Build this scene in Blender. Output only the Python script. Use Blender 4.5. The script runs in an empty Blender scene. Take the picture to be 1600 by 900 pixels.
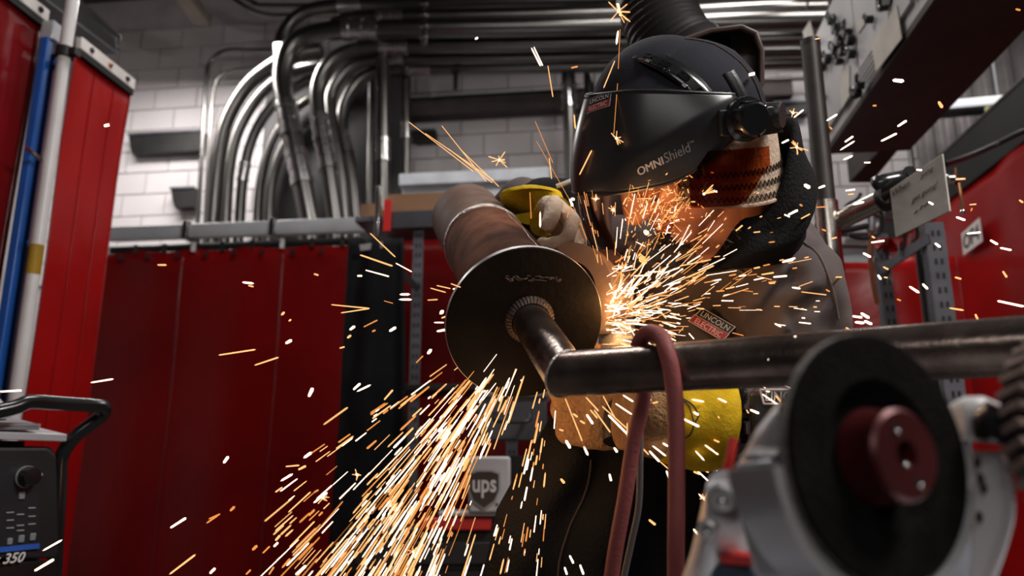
import bpy, bmesh, math, random
from mathutils import Vector as V, Matrix, noise
from mathutils.bvhtree import BVHTree
PI = math.pi
R = math.radians
random.seed(7)
SC = bpy.context.scene
COL = SC.collection

# ------------------------------------------------------------------ camera
YAW, PITCH, FPX = R(7.1), R(12.9), 1200.0
CAM = V((0, 0, 1.0))
cf = V((-math.sin(YAW) * math.cos(PITCH), math.cos(YAW) * math.cos(PITCH), math.sin(PITCH)))
cr = V((math.cos(YAW), math.sin(YAW), 0))
cu = cr.cross(cf)
cam_data = bpy.data.cameras.new('camera')
cam = bpy.data.objects.new('camera', cam_data)
COL.objects.link(cam)
cam.matrix_world = Matrix(((cr.x, cu.x, -cf.x, CAM.x), (cr.y, cu.y, -cf.y, CAM.y), (cr.z, cu.z, -cf.z, CAM.z), (0, 0, 0, 1)))
cam_data.sensor_width = 36
cam_data.lens = 36 * FPX / 1600
cam_data.clip_start = .02
cam_data.dof.use_dof = True
cam_data.dof.focus_distance = 1.08
cam_data.dof.aperture_fstop = 3.8
SC.camera = cam

# ------------------------------------------------------------------ world, exposure, lamps
SC.view_settings.view_transform = 'Standard'
SC.view_settings.look = 'None'
SC.view_settings.gamma = 1
SC.view_settings.use_curve_mapping = False
SC.view_settings.exposure = 0.0
world = bpy.data.worlds.new('shop_air')
SC.world = world
world.use_nodes = True
world.node_tree.nodes['Background'].inputs[0].default_value = (.55, .5, .5, 1)
world.node_tree.nodes['Background'].inputs[1].default_value = .012


def area(name, loc, target, sx, sy, power, col=(1, .96, .92), spread=180):
    l = bpy.data.lights.new(name, 'AREA')
    l.shape = 'RECTANGLE'
    l.size, l.size_y, l.energy, l.color = sx, sy, power, col
    l.spread = R(spread)
    o = bpy.data.objects.new(name, l)
    COL.objects.link(o)
    o.location = loc
    o.rotation_euler = (V(target) - V(loc)).to_track_quat('-Z', 'Y').to_euler()
    return o


def point(name, loc, power, col, rad=.03):
    l = bpy.data.lights.new(name, 'POINT')
    l.energy, l.color, l.shadow_soft_size = power, col, rad
    o = bpy.data.objects.new(name, l)
    COL.objects.link(o)
    o.location = loc
    return o


def W(px, py, d):                      # a point of the photograph at distance d along the camera axis
    return CAM + d * (cf + (px - 800) / FPX * cr + (450 - py) / FPX * cu)


def _ray(px, py):
    return cf + (px - 800) / FPX * cr + (450 - py) / FPX * cu


def WY(px, py, y):
    r = _ray(px, py)
    return CAM + r * (y / r.y)


def WX(px, py, x):
    r = _ray(px, py)
    return CAM + r * (x / r.x)


def WZ(px, py, z):
    r = _ray(px, py)
    return CAM + r * ((z - CAM.z) / r.z)


def frame(p):                          # right, up, forward axes facing a point
    f = (p - CAM).normalized()
    r = (cr - f * cr.dot(f)).normalized()
    return r, r.cross(f), f


area('back_wall_lamp', (-3.3, 4.9, 4.3), (-3.5, 5.3, 0), 1.9, .2, 88)
area('conduit_lamp', (.55, 4.6, 4.35), (.35, 4.9, 0), 2.0, .2, 24)
area('right_bay_lamp', (2.2, 4.6, 4.6), (2.2, 5.2, 0), 1.6, .25, 26)
area('left_bay_lamp', (-.8, 2.2, 4.2), (-1.1, 2.5, 0), 1.4, .25, 42)
area('work_bay_lamp', (1.5, .45, 3.0), (.45, 1.15, 1.3), 1.0, .35, 58)
area('rear_bay_lamp', (-.1, -2.2, 2.45), (.2, 1.2, 1.3), 1.8, .6, 18)
area('right_curtain_lamp', (1.0, 3.9, 3.3), (1.9, 3.9, 1.0), .3, 1.2, 3)
point('grinding_contact', W(968, 482, 1.02), .5, (1, .50, .17), .012)
point('spark_shower_glow', W(720, 690, 1.02), 1.0, (1, .52, .18), .10)
point('spark_spray_glow', W(1002, 385, .99), .34, (1, .5, .18), .005)

# ------------------------------------------------------------------ mesh helpers


class MB:
    def __init__(s):
        s.v, s.f = [], []

    def add(s, vs, fs):
        o = len(s.v)
        s.v += [V(p) for p in vs]
        s.f += [tuple(i + o for i in f) for f in fs]
        return s

    def box(s, c, size, ax=None):
        c = V(c)
        ax = ax or (V((1, 0, 0)), V((0, 1, 0)), V((0, 0, 1)))
        vs = [c + ax[0] * (i * size[0] / 2) + ax[1] * (j * size[1] / 2) + ax[2] * (k * size[2] / 2) for k in (-1, 1) for j in (-1, 1) for i in (-1, 1)]
        return s.add(vs, [(0, 2, 3, 1), (4, 5, 7, 6), (0, 1, 5, 4), (2, 6, 7, 3), (0, 4, 6, 2), (1, 3, 7, 5)])

    def loft(s, rings, cap=True, closed=False):
        n = len(rings[0])
        vs = [p for r in rings for p in r]
        fs = []
        m = len(rings)
        for i in range(m if closed else m - 1):
            a, b = i * n, ((i + 1) % m) * n
            for j in range(n):
                k = (j + 1) % n
                fs.append((a + j, a + k, b + k, b + j))
        if cap and not closed:
            fs.append(tuple(reversed(range(n))))
            fs.append(tuple((m - 1) * n + j for j in range(n)))
        return s.add(vs, fs)

    def tube(s, pts, r, n=12, cap=True, closed=False, flat=1.0, up=None):
        pts = [V(p) for p in pts]
        m = len(pts)
        rs = list(r) if isinstance(r, (list, tuple)) else [r] * m
        rings = []
        t0 = None
        for i, p in enumerate(pts):
            if closed:
                t = pts[(i + 1) % m] - pts[i - 1]
            else:
                t = pts[min(i + 1, m - 1)] - pts[max(i - 1, 0)]
            t.normalize()
            if t0 is None:
                if up is not None:
                    nrm = V(up) - t * V(up).dot(t)
                    nrm.normalize()
                else:
                    nrm = t.orthogonal().normalized()
            else:
                nrm = t0.rotation_difference(t) @ nrm
                nrm = (nrm - t * nrm.dot(t)).normalized()
            t0 = t
            b = t.cross(nrm)
            rings.append([p + nrm * (rs[i] * math.cos(2 * PI * j / n)) + b * (rs[i] * flat * math.sin(2 * PI * j / n)) for j in range(n)])
        return s.loft(rings, cap, closed)

    def lathe(s, prof, org, ax, n=32, cap=True, xref=None, a0=0, a1=None):
        ax = V(ax).normalized()
        x = V(xref) if xref is not None else ax.orthogonal()
        x = (x - ax * x.dot(ax)).normalized()
        y = ax.cross(x)
        org = V(org)
        if a1 is None:
            return s.loft([[org + ax * h + (x * math.cos(2 * PI * j / n) + y * math.sin(2 * PI * j / n)) * r for j in range(n)] for r, h in prof], cap, closed=(min(prof[0][0], prof[-1][0]) > .0056))
        # partial: profile is a closed polygon swept over an arc
        return s.loft([[org + ax * h + (x * math.cos(a) + y * math.sin(a)) * r for r, h in prof] for a in [a0 + (a1 - a0) * i / n for i in range(n + 1)]], True)

    def ell(s, c, rad, ax=None, nu=20, nv=12):
        ax = ax or (V((1, 0, 0)), V((0, 1, 0)), V((0, 0, 1)))
        c = V(c)
        rings = []
        for i in range(nv + 1):
            a = -PI / 2 + PI * i / nv
            a = max(-PI / 2 + .02, min(PI / 2 - .02, a))
            rings.append([c + ax[0] * (rad[0] * math.cos(a) * math.cos(2 * PI * j / nu)) + ax[1] * (rad[1] * math.cos(a) * math.sin(2 * PI * j / nu)) + ax[2] * (rad[2] * math.sin(a)) for j in range(nu)])
        return s.loft(rings)

    def prism(s, poly, org, ax, ay, depth):
        az = ax.cross(ay).normalized()
        n = len(poly)
        vs = [org + ax * x + ay * y for x, y in poly] + [org + ax * x + ay * y + az * depth for x, y in poly]
        fs = [tuple(reversed(range(n))), tuple(range(n, 2 * n))] + [(i, (i + 1) % n, n + (i + 1) % n, n + i) for i in range(n)]
        return s.add(vs, fs)

    def slab(s, pts, off):             # polygon of world points thickened by a vector
        n = len(pts)
        pts = [V(p) for p in pts]
        off = V(off)
        return s.add(pts + [p + off for p in pts], [tuple(reversed(range(n))), tuple(range(n, 2 * n))] + [(i, (i + 1) % n, n + (i + 1) % n, n + i) for i in range(n)])

    def grid(s, fn, nu, nv):
        vs = [fn(i / nu, j / nv) for j in range(nv + 1) for i in range(nu + 1)]
        fs = [(j * (nu + 1) + i, j * (nu + 1) + i + 1, (j + 1) * (nu + 1) + i + 1, (j + 1) * (nu + 1) + i) for j in range(nv) for i in range(nu)]
        return s.add(vs, fs)


def crom(pts, n=8):                    # smooth curve through points
    pts = [V(p) for p in pts]
    out = []
    for i in range(len(pts) - 1):
        p0, p1, p2, p3 = pts[max(i - 1, 0)], pts[i], pts[i + 1], pts[min(i + 2, len(pts) - 1)]
        for k in range(n):
            t = k / n
            out.append(.5 * ((2 * p1) + (p2 - p0) * t + (2 * p0 - 5 * p1 + 4 * p2 - p3) * t * t + (3 * p1 - p0 - 3 * p2 + p3) * t ** 3))
    out.append(pts[-1])
    return out


ORG = {}


def finish_mesh(me, smooth, ang=38):
    if smooth:
        bm = bmesh.new()
        bm.from_mesh(me)
        bmesh.ops.recalc_face_normals(bm, faces=bm.faces)
        for e in bm.edges:
            e.smooth = not (len(e.link_faces) == 2 and e.calc_face_angle(0) > R(ang))
        for f in bm.faces:
            f.smooth = True
        bm.to_mesh(me)
        bm.free()
    me.update()


def props(o, label=None, cat=None, group=None, kind=None):
    if label: o['label'] = label
    if cat: o['category'] = cat
    if group: o['group'] = group
    if kind: o['kind'] = kind
    return o


def obj(name, mb, m, parent=None, smooth=True, bevel=0, solid=0, subsurf=0, label=None, cat=None, group=None, kind=None, ang=38, org=None):
    vs = mb.v
    if parent is not None:
        o0 = ORG[parent.name]
    elif org is not None:
        o0 = V(org)
    else:
        o0 = V((sum(v.x for v in vs) / len(vs), sum(v.y for v in vs) / len(vs), min(v.z for v in vs)))
    me = bpy.data.meshes.new(name)
    me.from_pydata([v - o0 for v in vs], [], mb.f)
    finish_mesh(me, smooth, ang)
    o = bpy.data.objects.new(name, me)
    COL.objects.link(o)
    me.materials.append(m)
    if parent is not None:
        o.parent = parent
    else:
        o.location = o0
    ORG[o.name] = o0
    if solid:
        md = o.modifiers.new('thickness', 'SOLIDIFY'); md.thickness = solid; md.offset = 0
    if subsurf:
        md = o.modifiers.new('smooth', 'SUBSURF'); md.levels = subsurf; md.render_levels = subsurf
    if bevel:
        md = o.modifiers.new('bevel', 'BEVEL'); md.width = bevel; md.segments = 2; md.limit_method = 'ANGLE'; md.angle_limit = R(40)
    return props(o, label, cat, group, kind)


def thing(name, label, cat, loc, group=None, kind=None):
    o = bpy.data.objects.new(name, None)
    COL.objects.link(o)
    o.location = loc
    o.empty_display_size = .05
    ORG[o.name] = V(loc)
    return props(o, label, cat, group, kind)


def dup(o, shift, label=None, parent=None):          # a copy of a thing with its parts and sub-parts
    c = o.copy()
    COL.objects.link(c)
    ORG[c.name] = ORG[o.name] + V(shift)
    if parent is None:
        c.location = V(o.location) + V(shift)
    else:
        c.parent = parent
    if label: c['label'] = label
    for ch in list(o.children):
        dup(ch, shift, None, c)
    return c


def remesh(mb, voxel, smooth=4, disp=None):          # fuses overlapping closed pieces into one continuous surface
    me = bpy.data.meshes.new('fuse')
    me.from_pydata(mb.v, [], mb.f)
    o = bpy.data.objects.new('fuse', me)
    COL.objects.link(o)
    md = o.modifiers.new('r', 'REMESH'); md.mode = 'VOXEL'; md.voxel_size = voxel
    if smooth:
        md = o.modifiers.new('s', 'SMOOTH'); md.factor = .5; md.iterations = smooth
    dg = bpy.context.evaluated_depsgraph_get()
    m2 = bpy.data.meshes.new_from_object(o.evaluated_get(dg))
    bpy.data.objects.remove(o)
    out = MB()
    out.v = [v.co.copy() for v in m2.vertices]
    out.f = [tuple(p.vertices) for p in m2.polygons]
    if disp:
        nr = [v.normal.copy() for v in m2.vertices]
        out.v = [v + n * disp(v, n) for v, n in zip(out.v, nr)]
    return out


def text_mb(s, size, bold=0.0, shear=0.0, ext=.0008, space=1.0):   # lettering as a mesh lying in XY, centred
    c = bpy.data.curves.new('txt', 'FONT')
    c.body, c.size, c.extrude, c.offset, c.shear, c.space_character = s, size, ext, bold, shear, space
    c.align_x, c.align_y = 'CENTER', 'CENTER'
    c.resolution_u = 3
    o = bpy.data.objects.new('txt', c)
    me = bpy.data.meshes.new_from_object(o)
    mb = MB()
    mb.v = [v.co.copy() for v in me.vertices]
    mb.f = [tuple(p.vertices) for p in me.polygons]
    bpy.data.objects.remove(o)
    return mb


def place(mb, org, x, y):              # flat XY mesh to world axes
    z = x.normalized().cross(y.normalized())
    mb.v = [org + x * v.x + y * v.y + z * v.z for v in mb.v]
    return mb


def bvh_of(mb):
    return BVHTree.FromPolygons([tuple(v) for v in mb.v], mb.f)


def drape(mb, tree, dirn, off, back=.3):  # lay a mesh (already placed) on a surface along a direction
    out = []
    for v in mb.v:
        h = tree.ray_cast(v - dirn * back, dirn)
        out.append((h[0] - dirn * off) if h[0] is not None else v)
    mb.v = out
    return mb


# ------------------------------------------------------------------ materials
MATS = {}


def mat(name, col, rough=.5, metal=0, var=.2, scale=6, col2=None, bump=0, bscale=60, spec=.5, coat=0, emit=None, estr=0, rvar=0, detail=4, trans=0, stretch=None):
    m = bpy.data.materials.new(name)
    m.use_nodes = True
    nt = m.node_tree
    b = nt.nodes['Principled BSDF']
    tc = nt.nodes.new('ShaderNodeTexCoord')
    src = tc.outputs['Object']
    if stretch:
        mp = nt.nodes.new('ShaderNodeMapping')
        mp.inputs['Scale'].default_value = stretch
        nt.links.new(src, mp.inputs[0])
        src = mp.outputs[0]
    n = nt.nodes.new('ShaderNodeTexNoise')
    n.inputs['Scale'].default_value = scale
    n.inputs['Detail'].default_value = detail
    nt.links.new(src, n.inputs['Vector'])
    rp = nt.nodes.new('ShaderNodeValToRGB')
    rp.color_ramp.elements[0].position = .32
    rp.color_ramp.elements[1].position = .68
    c2 = col2 or tuple(min(1, c * (1 + var)) for c in col)
    c1 = col if col2 else tuple(c * (1 - var) for c in col)
    rp.color_ramp.elements[0].color = (*c1, 1)
    rp.color_ramp.elements[1].color = (*c2, 1)
    nt.links.new(n.outputs['Fac'], rp.inputs[0])
    nt.links.new(rp.outputs[0], b.inputs['Base Color'])
    b.inputs['Roughness'].default_value = rough
    b.inputs['Metallic'].default_value = metal
    b.inputs['Specular IOR Level'].default_value = spec
    b.inputs['Coat Weight'].default_value = coat
    b.inputs['Coat Roughness'].default_value = .15
    b.inputs['Transmission Weight'].default_value = trans
    if rvar:
        mr = nt.nodes.new('ShaderNodeMapRange')
        mr.inputs[3].default_value = max(.03, rough - rvar)
        mr.inputs[4].default_value = min(1, rough + rvar)
        n3 = nt.nodes.new('ShaderNodeTexNoise')
        n3.inputs['Scale'].default_value = scale * 2.3
        n3.inputs['Detail'].default_value = 5
        nt.links.new(src, n3.inputs['Vector'])
        nt.links.new(n3.outputs['Fac'], mr.inputs[0])
        nt.links.new(mr.outputs[0], b.inputs['Roughness'])
    if bump:
        n2 = nt.nodes.new('ShaderNodeTexNoise')
        n2.inputs['Scale'].default_value = bscale
        n2.inputs['Detail'].default_value = 5
        nt.links.new(src, n2.inputs['Vector'])
        bp = nt.nodes.new('ShaderNodeBump')
        bp.inputs['Strength'].default_value = bump
        bp.inputs['Distance'].default_value = .01
        nt.links.new(n2.outputs['Fac'], bp.inputs['Height'])
        nt.links.new(bp.outputs[0], b.inputs['Normal'])
    if emit:
        b.inputs['Emission Color'].default_value = (*emit, 1)
        b.inputs['Emission Strength'].default_value = estr
    MATS[name] = m
    return m


def clear_mat(name, tint, rough=.05, gloss=.12):     # thin transparent sheet with a surface reflection
    m = bpy.data.materials.new(name)
    m.use_nodes = True
    nt = m.node_tree
    nt.nodes.clear()
    out = nt.nodes.new('ShaderNodeOutputMaterial')
    tr = nt.nodes.new('ShaderNodeBsdfTransparent')
    tr.inputs[0].default_value = (*tint, 1)
    gl = nt.nodes.new('ShaderNodeBsdfGlossy')
    gl.inputs['Roughness'].default_value = rough
    mx = nt.nodes.new('ShaderNodeMixShader')
    fr = nt.nodes.new('ShaderNodeLayerWeight')
    fr.inputs[0].default_value = gloss
    nt.links.new(fr.outputs['Fresnel'], mx.inputs[0])
    nt.links.new(tr.outputs[0], mx.inputs[1])
    nt.links.new(gl.outputs[0], mx.inputs[2])
    nt.links.new(mx.outputs[0], out.inputs[0])
    return m


def vinyl_mat(name, col, trans, rough=.28):          # welding curtain: glossy, partly translucent vinyl
    m = bpy.data.materials.new(name)
    m.use_nodes = True
    nt = m.node_tree
    b = nt.nodes['Principled BSDF']
    tc = nt.nodes.new('ShaderNodeTexCoord')
    n = nt.nodes.new('ShaderNodeTexNoise')
    n.inputs['Scale'].default_value = 1.7
    n.inputs['Detail'].default_value = 3
    nt.links.new(tc.outputs['Object'], n.inputs['Vector'])
    rp = nt.nodes.new('ShaderNodeValToRGB')
    rp.color_ramp.elements[0].position = .35
    rp.color_ramp.elements[1].position = .7
    rp.color_ramp.elements[0].color = (*(c * .8 for c in col), 1)
    rp.color_ramp.elements[1].color = (*(c * 1.15 for c in col), 1)
    nt.links.new(n.outputs['Fac'], rp.inputs[0])
    nt.links.new(rp.outputs[0], b.inputs['Base Color'])
    b.inputs['Roughness'].default_value = rough
    n2 = nt.nodes.new('ShaderNodeTexNoise')
    n2.inputs['Scale'].default_value = 9
    nt.links.new(tc.outputs['Object'], n2.inputs['Vector'])
    bp = nt.nodes.new('ShaderNodeBump')
    bp.inputs['Strength'].default_value = .12
    bp.inputs['Distance'].default_value = .02
    nt.links.new(n2.outputs['Fac'], bp.inputs['Height'])
    nt.links.new(bp.outputs[0], b.inputs['Normal'])
    tl = nt.nodes.new('ShaderNodeBsdfTranslucent')
    tl.inputs[0].default_value = (*col, 1)
    mx = nt.nodes.new('ShaderNodeMixShader')
    mx.inputs[0].default_value = trans
    nt.links.new(b.outputs[0], mx.inputs[1])
    nt.links.new(tl.outputs[0], mx.inputs[2])
    nt.links.new(mx.outputs[0], nt.nodes['Material Output'].inputs[0])
    return m


def spark_mat(name, col, st):
    m = bpy.data.materials.new(name)
    m.use_nodes = True
    nt = m.node_tree
    nt.nodes.clear()
    out = nt.nodes.new('ShaderNodeOutputMaterial')
    e = nt.nodes.new('ShaderNodeEmission')
    e.inputs[0].default_value = (*col, 1)
    e.inputs[1].default_value = st
    nt.links.new(e.outputs[0], out.inputs[0])
    m.cycles.emission_sampling = 'NONE'
    return m


M_block = mat('painted_block', (.64, .60, .61), .75, var=.05, scale=3, bump=.3, bscale=90)
M_mortar = mat('mortar', (.52, .49, .49), .9, var=.1)
M_ceiling = mat('dark_ceiling', (.06, .05, .045), .9)
M_floor = mat('concrete_floor', (.09, .085, .08), .6, var=.3, scale=3)
M_galv = mat('galvanized_steel', (.18, .172, .165), .30, 1, var=.08, scale=3, rvar=.04)
M_galv_bright = mat('bright_galvanized', (.62, .60, .60), .22, 1, var=.08, scale=4, rvar=.04)
M_tray = mat('grey_painted_steel', (.50, .51, .54), .4, .3, var=.12)
M_dark = mat('black_steel', (.018, .017, .017), .45, .3, var=.3)
M_blackpaint = mat('black_paint', (.012, .012, .013), .22, 0, var=.3, coat=.4)
M_blackplastic = mat('black_plastic', (.015, .015, .016), .42, var=.2, bump=.05, bscale=300)
M_blackcloth = mat('black_cloth', (.010, .010, .011), .9, var=.3, bump=.4, bscale=200, spec=.15)
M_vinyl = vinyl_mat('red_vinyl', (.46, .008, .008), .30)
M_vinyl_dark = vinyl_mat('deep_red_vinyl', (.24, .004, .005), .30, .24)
M_hem = mat('black_hem', (.007, .008, .008), .7, var=.2)
M_white = mat('white_paint', (.62, .60, .60), .35, var=.08)
M_whitestrip = mat('pale_tape', (.62, .58, .56), .6, var=.1)
M_blue = mat('blue_paint', (.010, .10, .42), .32, var=.15, scale=3)
M_navy = mat('navy_shadow', (.010, .010, .035), .35, var=.2)
M_yellowtape = mat('yellow_tape', (.55, .33, .02), .5)
M_brownsteel = mat('mill_scale_steel', (.085, .026, .012), .8, .0, scale=24, col2=(.19, .075, .040), bump=.05, bscale=160, spec=.08, detail=8)
M_greysteel = mat('ground_pipe_steel', (.10, .048, .030), .68, .05, scale=18, col2=(.175, .10, .072), bump=.05, bscale=120, spec=.12)
M_bead = mat('weld_bead', (.42, .37, .34), .34, .9, var=.3, scale=60, bump=.4, bscale=160)
M_blacksteel = mat('black_pipe_steel', (.075, .057, .050), .26, .8, scale=20, col2=(.20, .15, .13), bump=.05, bscale=140, rvar=.10)
M_flange = mat('plate_face_steel', (.006, .005, .0045), .8, .0, scale=14, col2=(.014, .010, .008), bump=.08, bscale=120, spec=.12)
M_edge = mat('cut_plate_edge', (.32, .29, .28), .35, .9, var=.2, scale=40)
M_hose = mat('red_rubber_hose', (.24, .055, .052), .62, var=.15, scale=12, bump=.15, bscale=240)
M_cable = mat('grey_rubber_cable', (.13, .12, .12), .6, var=.2)
M_jacket = mat('grey_brown_cotton', (.120, .098, .096), .92, var=.10, scale=10, bump=.10, bscale=420, spec=.1)
M_jacket2 = mat('charcoal_cotton', (.060, .052, .054), .9, var=.15, scale=10, bump=.1, bscale=420, spec=.1)
M_seam = mat('seam_thread', (.19, .15, .13), .9)
M_trouser = mat('dark_denim', (.016, .016, .022), .95, var=.3, scale=10, bump=.3, bscale=400, spec=.1)
M_skin = mat('skin', (.55, .26, .17), .5, var=.08, scale=14, bump=.06, bscale=260)
M_lip = mat('lip', (.42, .13, .10), .45)
M_eye = mat('eye_white', (.6, .55, .5), .2)
M_hair = mat('dark_hair', (.02, .012, .008), .7)
M_helmet = mat('satin_black_shell', (.026, .025, .027), .33, var=.1, bump=.012, bscale=500)
M_cap = mat('navy_black_cap', (.016, .016, .023), .85, var=.25, scale=12, bump=.08, bscale=300, spec=.2)
M_leather = mat('cream_leather', (.52, .37, .26), .75, scale=9, col2=(.66, .50, .37), bump=.35, bscale=150)
M_suede = mat('tan_suede', (.34, .19, .09), .95, scale=24, col2=(.50, .30, .15), bump=.8, bscale=190, spec=.1)
M_yellow = mat('yellow_cotton_cuff', (.55, .34, .010), .9, scale=34, col2=(.74, .49, .02), bump=.2, bscale=220, spec=.15)
M_amber = clear_mat('amber_visor', (1.0, .46, .20), .05, .16)
M_clear = clear_mat('clear_visor', (.86, .80, .78), .04, .22)
M_amberdark = clear_mat('dark_amber_visor', (.50, .12, .03), .08, .2)
M_lens = mat('goggle_lens', (.30, .29, .30), .12, .8)
M_thread = mat('dark_thread', (.05, .035, .025), .9)
M_redlabel = mat('red_label', (.48, .022, .026), .45, var=.1)
M_blacklabel = mat('black_label', (.012, .011, .011), .45)
M_whitelabel = mat('white_lettering', (.72, .68, .66), .5, var=.05)
M_greylabel = mat('grey_lettering', (.38, .37, .38), .5, var=.05)
M_guard = mat('tan_guard_steel', (.34, .24, .18), .45, .5, scale=12, col2=(.44, .32, .25), bump=.05)
M_alu = mat('cast_aluminium', (.50, .49, .50), .42, .6, var=.12, scale=10, bump=.1, bscale=260)
M_alu2 = mat('painted_guard_grey', (.34, .34, .37), .38, .5, var=.15, scale=8, bump=.05)
M_offwhite = mat('pale_grey_plastic', (.52, .50, .50), .45, var=.08)
M_wheel = mat('abrasive_wheel', (.007, .006, .0055), .9, var=.4, scale=60, bump=.5, bscale=420, spec=.06)
M_rim = mat('worn_abrasive_rim', (.20, .18, .17), .85, var=.4, scale=90, bump=.9, bscale=420)
M_nut = mat('dark_red_anodised', (.085, .010, .011), .38, .4, var=.2, scale=20)
M_red = mat('red_plastic', (.55, .018, .016), .4, var=.1)
M_tealblue = mat('dark_blue_plastic', (.010, .035, .065), .5)
M_chrome = mat('bright_screw', (.72, .70, .70), .16, 1, var=.08)
M_flap = mat('brown_flap_cloth', (.17, .115, .10), .9, var=.25, scale=40, bump=.5, bscale=240)
M_cabinet = mat('light_grey_cabinet', (.44, .43, .43), .5, var=.12, scale=3)
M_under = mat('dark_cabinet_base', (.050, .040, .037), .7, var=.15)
M_paper = mat('old_paper', (.52, .48, .43), .85, var=.12, scale=9)
M_board = mat('stained_sign_board', (.40, .36, .32), .6, scale=13, col2=(.60, .57, .52), bump=.05)
M_ink = mat('pen_ink', (.03, .028, .03), .7)
M_cardboard = mat('cardboard', (.25, .135, .07), .85, var=.12)
M_slotted = mat('slotted_grey_steel', (.14, .14, .16), .42, .5, var=.25)
M_copper = mat('copper_rod', (.55, .24, .12), .35, .9, var=.15)
M_oldpipe = mat('old_dark_pipe', (.032, .025, .022), .5, .3, var=.3, scale=14)
M_brightpipe = mat('bright_pipe', (.46, .41, .37), .26, 1, var=.15, scale=12, rvar=.1)
M_rubberduct = mat('black_duct', (.014, .012, .012), .5, var=.2)
M_hoodrim = mat('brown_hood_edge', (.05, .024, .018), .55)
M_corr = mat('grey_corrugated_sheet', (.24, .22, .22), .5, .3, var=.15)
M_lampon = mat('lit_tube_diffuser', (.8, .8, .8), .5, emit=(.9, .92, 1), estr=.75)
M_beige = mat('beige_beam', (.20, .165, .135), .7, var=.15)
M_panelface = mat('control_panel_face', (.020, .022, .027), .35)
M_key = mat('grey_keys', (.22, .23, .25), .5)
M_shieldbrown = mat('brown_shield', (.045, .026, .02), .5)
S_hot = spark_mat('white_hot_spark', (1, .74, .56), 2.6)
S_warm = spark_mat('yellow_spark', (1, .47, .17), 1.5)
S_orange = spark_mat('orange_spark', (1, .34, .08), 1.0)
S_dim = spark_mat('fading_spark', (1, .34, .08), .45)
# ------------------------------------------------------------------ the shell of the shop
YB = 6.0
mb = MB().box((0, YB + .12, 2.6), (11, .2, 5.4))
wall = obj('wall_back', mb, M_mortar, kind='structure', smooth=False, org=(0, YB, 0))
proto = None
cnt = 0
for r in range(12):
    z = 2.62 + r * .2032
    for c in range(24):
        x = -5.05 + c * .4064 + (.2032 if r % 2 else 0)
        if x < -1.3 and x > -2.7 and z < 3.3 and False:
            continue
        cnt += 1
        if proto is None:
            mb = MB().box((x, YB + .011, z), (.398, .03, .195))
            proto = obj('block', mb, M_block, wall, bevel=.004, smooth=False)
            p0 = V((x, YB, z))
        else:
            b = proto.copy()
            COL.objects.link(b)
            b.parent = wall
            b.location = V((x, YB + random.uniform(-.0015, .0015), z)) - p0
obj('floor', MB().box((0, 2.5, -.05), (11, 9, .1)), M_floor, kind='structure', smooth=False)
obj('ceiling', MB().box((0, 2.5, 5.35), (11, 9, .1)), M_ceiling, kind='structure', smooth=False)
obj('wall_left', MB().box((-5.4, 2.5, 2.65), (.1, 9, 5.3)), M_mortar, kind='structure', smooth=False)
obj('wall_right', MB().box((5.4, 2.5, 2.65), (.1, 9, 5.3)), M_mortar, kind='structure', smooth=False)

# corrugated sheet at the right end of the back wall
a, b = WY(1432, 200, 5.9), WY(1640, 200, 5.9)
def corr(u, v):
    x = a.x + (b.x - a.x) * u
    return V((x, 5.9 + .035 * max(-.6, min(.6, math.sin(x * 2 * PI / .16))), 2.2 + 2.6 * v))
t = thing('wall_sheet', None, None, (b.x, 5.9, 2.2), kind='structure')
obj('corrugated_sheet', MB().grid(corr, 160, 1), M_corr, t, solid=.004)

# pale and dark steel strips fixed to the back wall
for (x0, x1, y0, y1, m, nm, lb) in (
        (204, 316, 212, 238, M_dark, 'wall_bracket', 'long black steel channel bracket on the pale block wall beside the conduits'),
        (270, 305, 296, 326, M_dark, 'wall_bracket', 'short black steel channel bracket low on the block wall beside the conduits'),
        (640, 682, 207, 222, M_dark, 'wall_bracket', 'small black bracket on the block wall right of the vertical conduits'),
        (1206, 1262, 163, 180, M_dark, 'wall_vent', 'dark slot vent in the block wall between fume hood and steel post')):
    p = WY((x0 + x1) / 2, (y0 + y1) / 2, YB - .06)
    q0, q1 = WY(x0, y0, YB - .06), WY(x1, y1, YB - .06)
    w, h = q1.x - q0.x, q0.z - q1.z
    t = thing(nm, lb, 'bracket' if nm == 'wall_bracket' else 'vent', (p.x, YB, p.z - h / 2))
    o = obj('channel', MB().prism([(-w / 2, h / 2), (w / 2, h / 2), (w / 2, -h / 2), (-w / 2 + .06, -h / 2), (-w / 2 + .03, -h / 8)], V((p.x, YB - .01, p.z)), V((1, 0, 0)), V((0, 0, 1)), .09), m, t, bevel=.004)
    obj('lip', MB().box((p.x, YB - .108, p.z + h / 2 - .006), (w, .012, .018)), M_slotted, t)

# broad dark box on the wall, standing in for the conduits' shadow band
q0, q1 = WY(640, 134, YB - .1), WY(1240, 182, YB - .1)
t = thing('shadow_band', 'wide dark brown strip standing in for shadow beneath the horizontal conduits', 'shadow', ((q0.x + q1.x) / 2, YB, q1.z))
obj('channel', MB().box(((q0.x + q1.x) / 2, YB - .09, (q0.z + q1.z) / 2 + .01), (q1.x - q0.x, .13, .17)), M_beige if False else mat('brown_shadow', (.055, .042, .04), .7), t, bevel=.004)
obj('lip', MB().box(((q0.x + q1.x) / 2, YB - .158, (q0.z + q1.z) / 2 + .075), (q1.x - q0.x, .012, .02)), M_dark, t)

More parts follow.
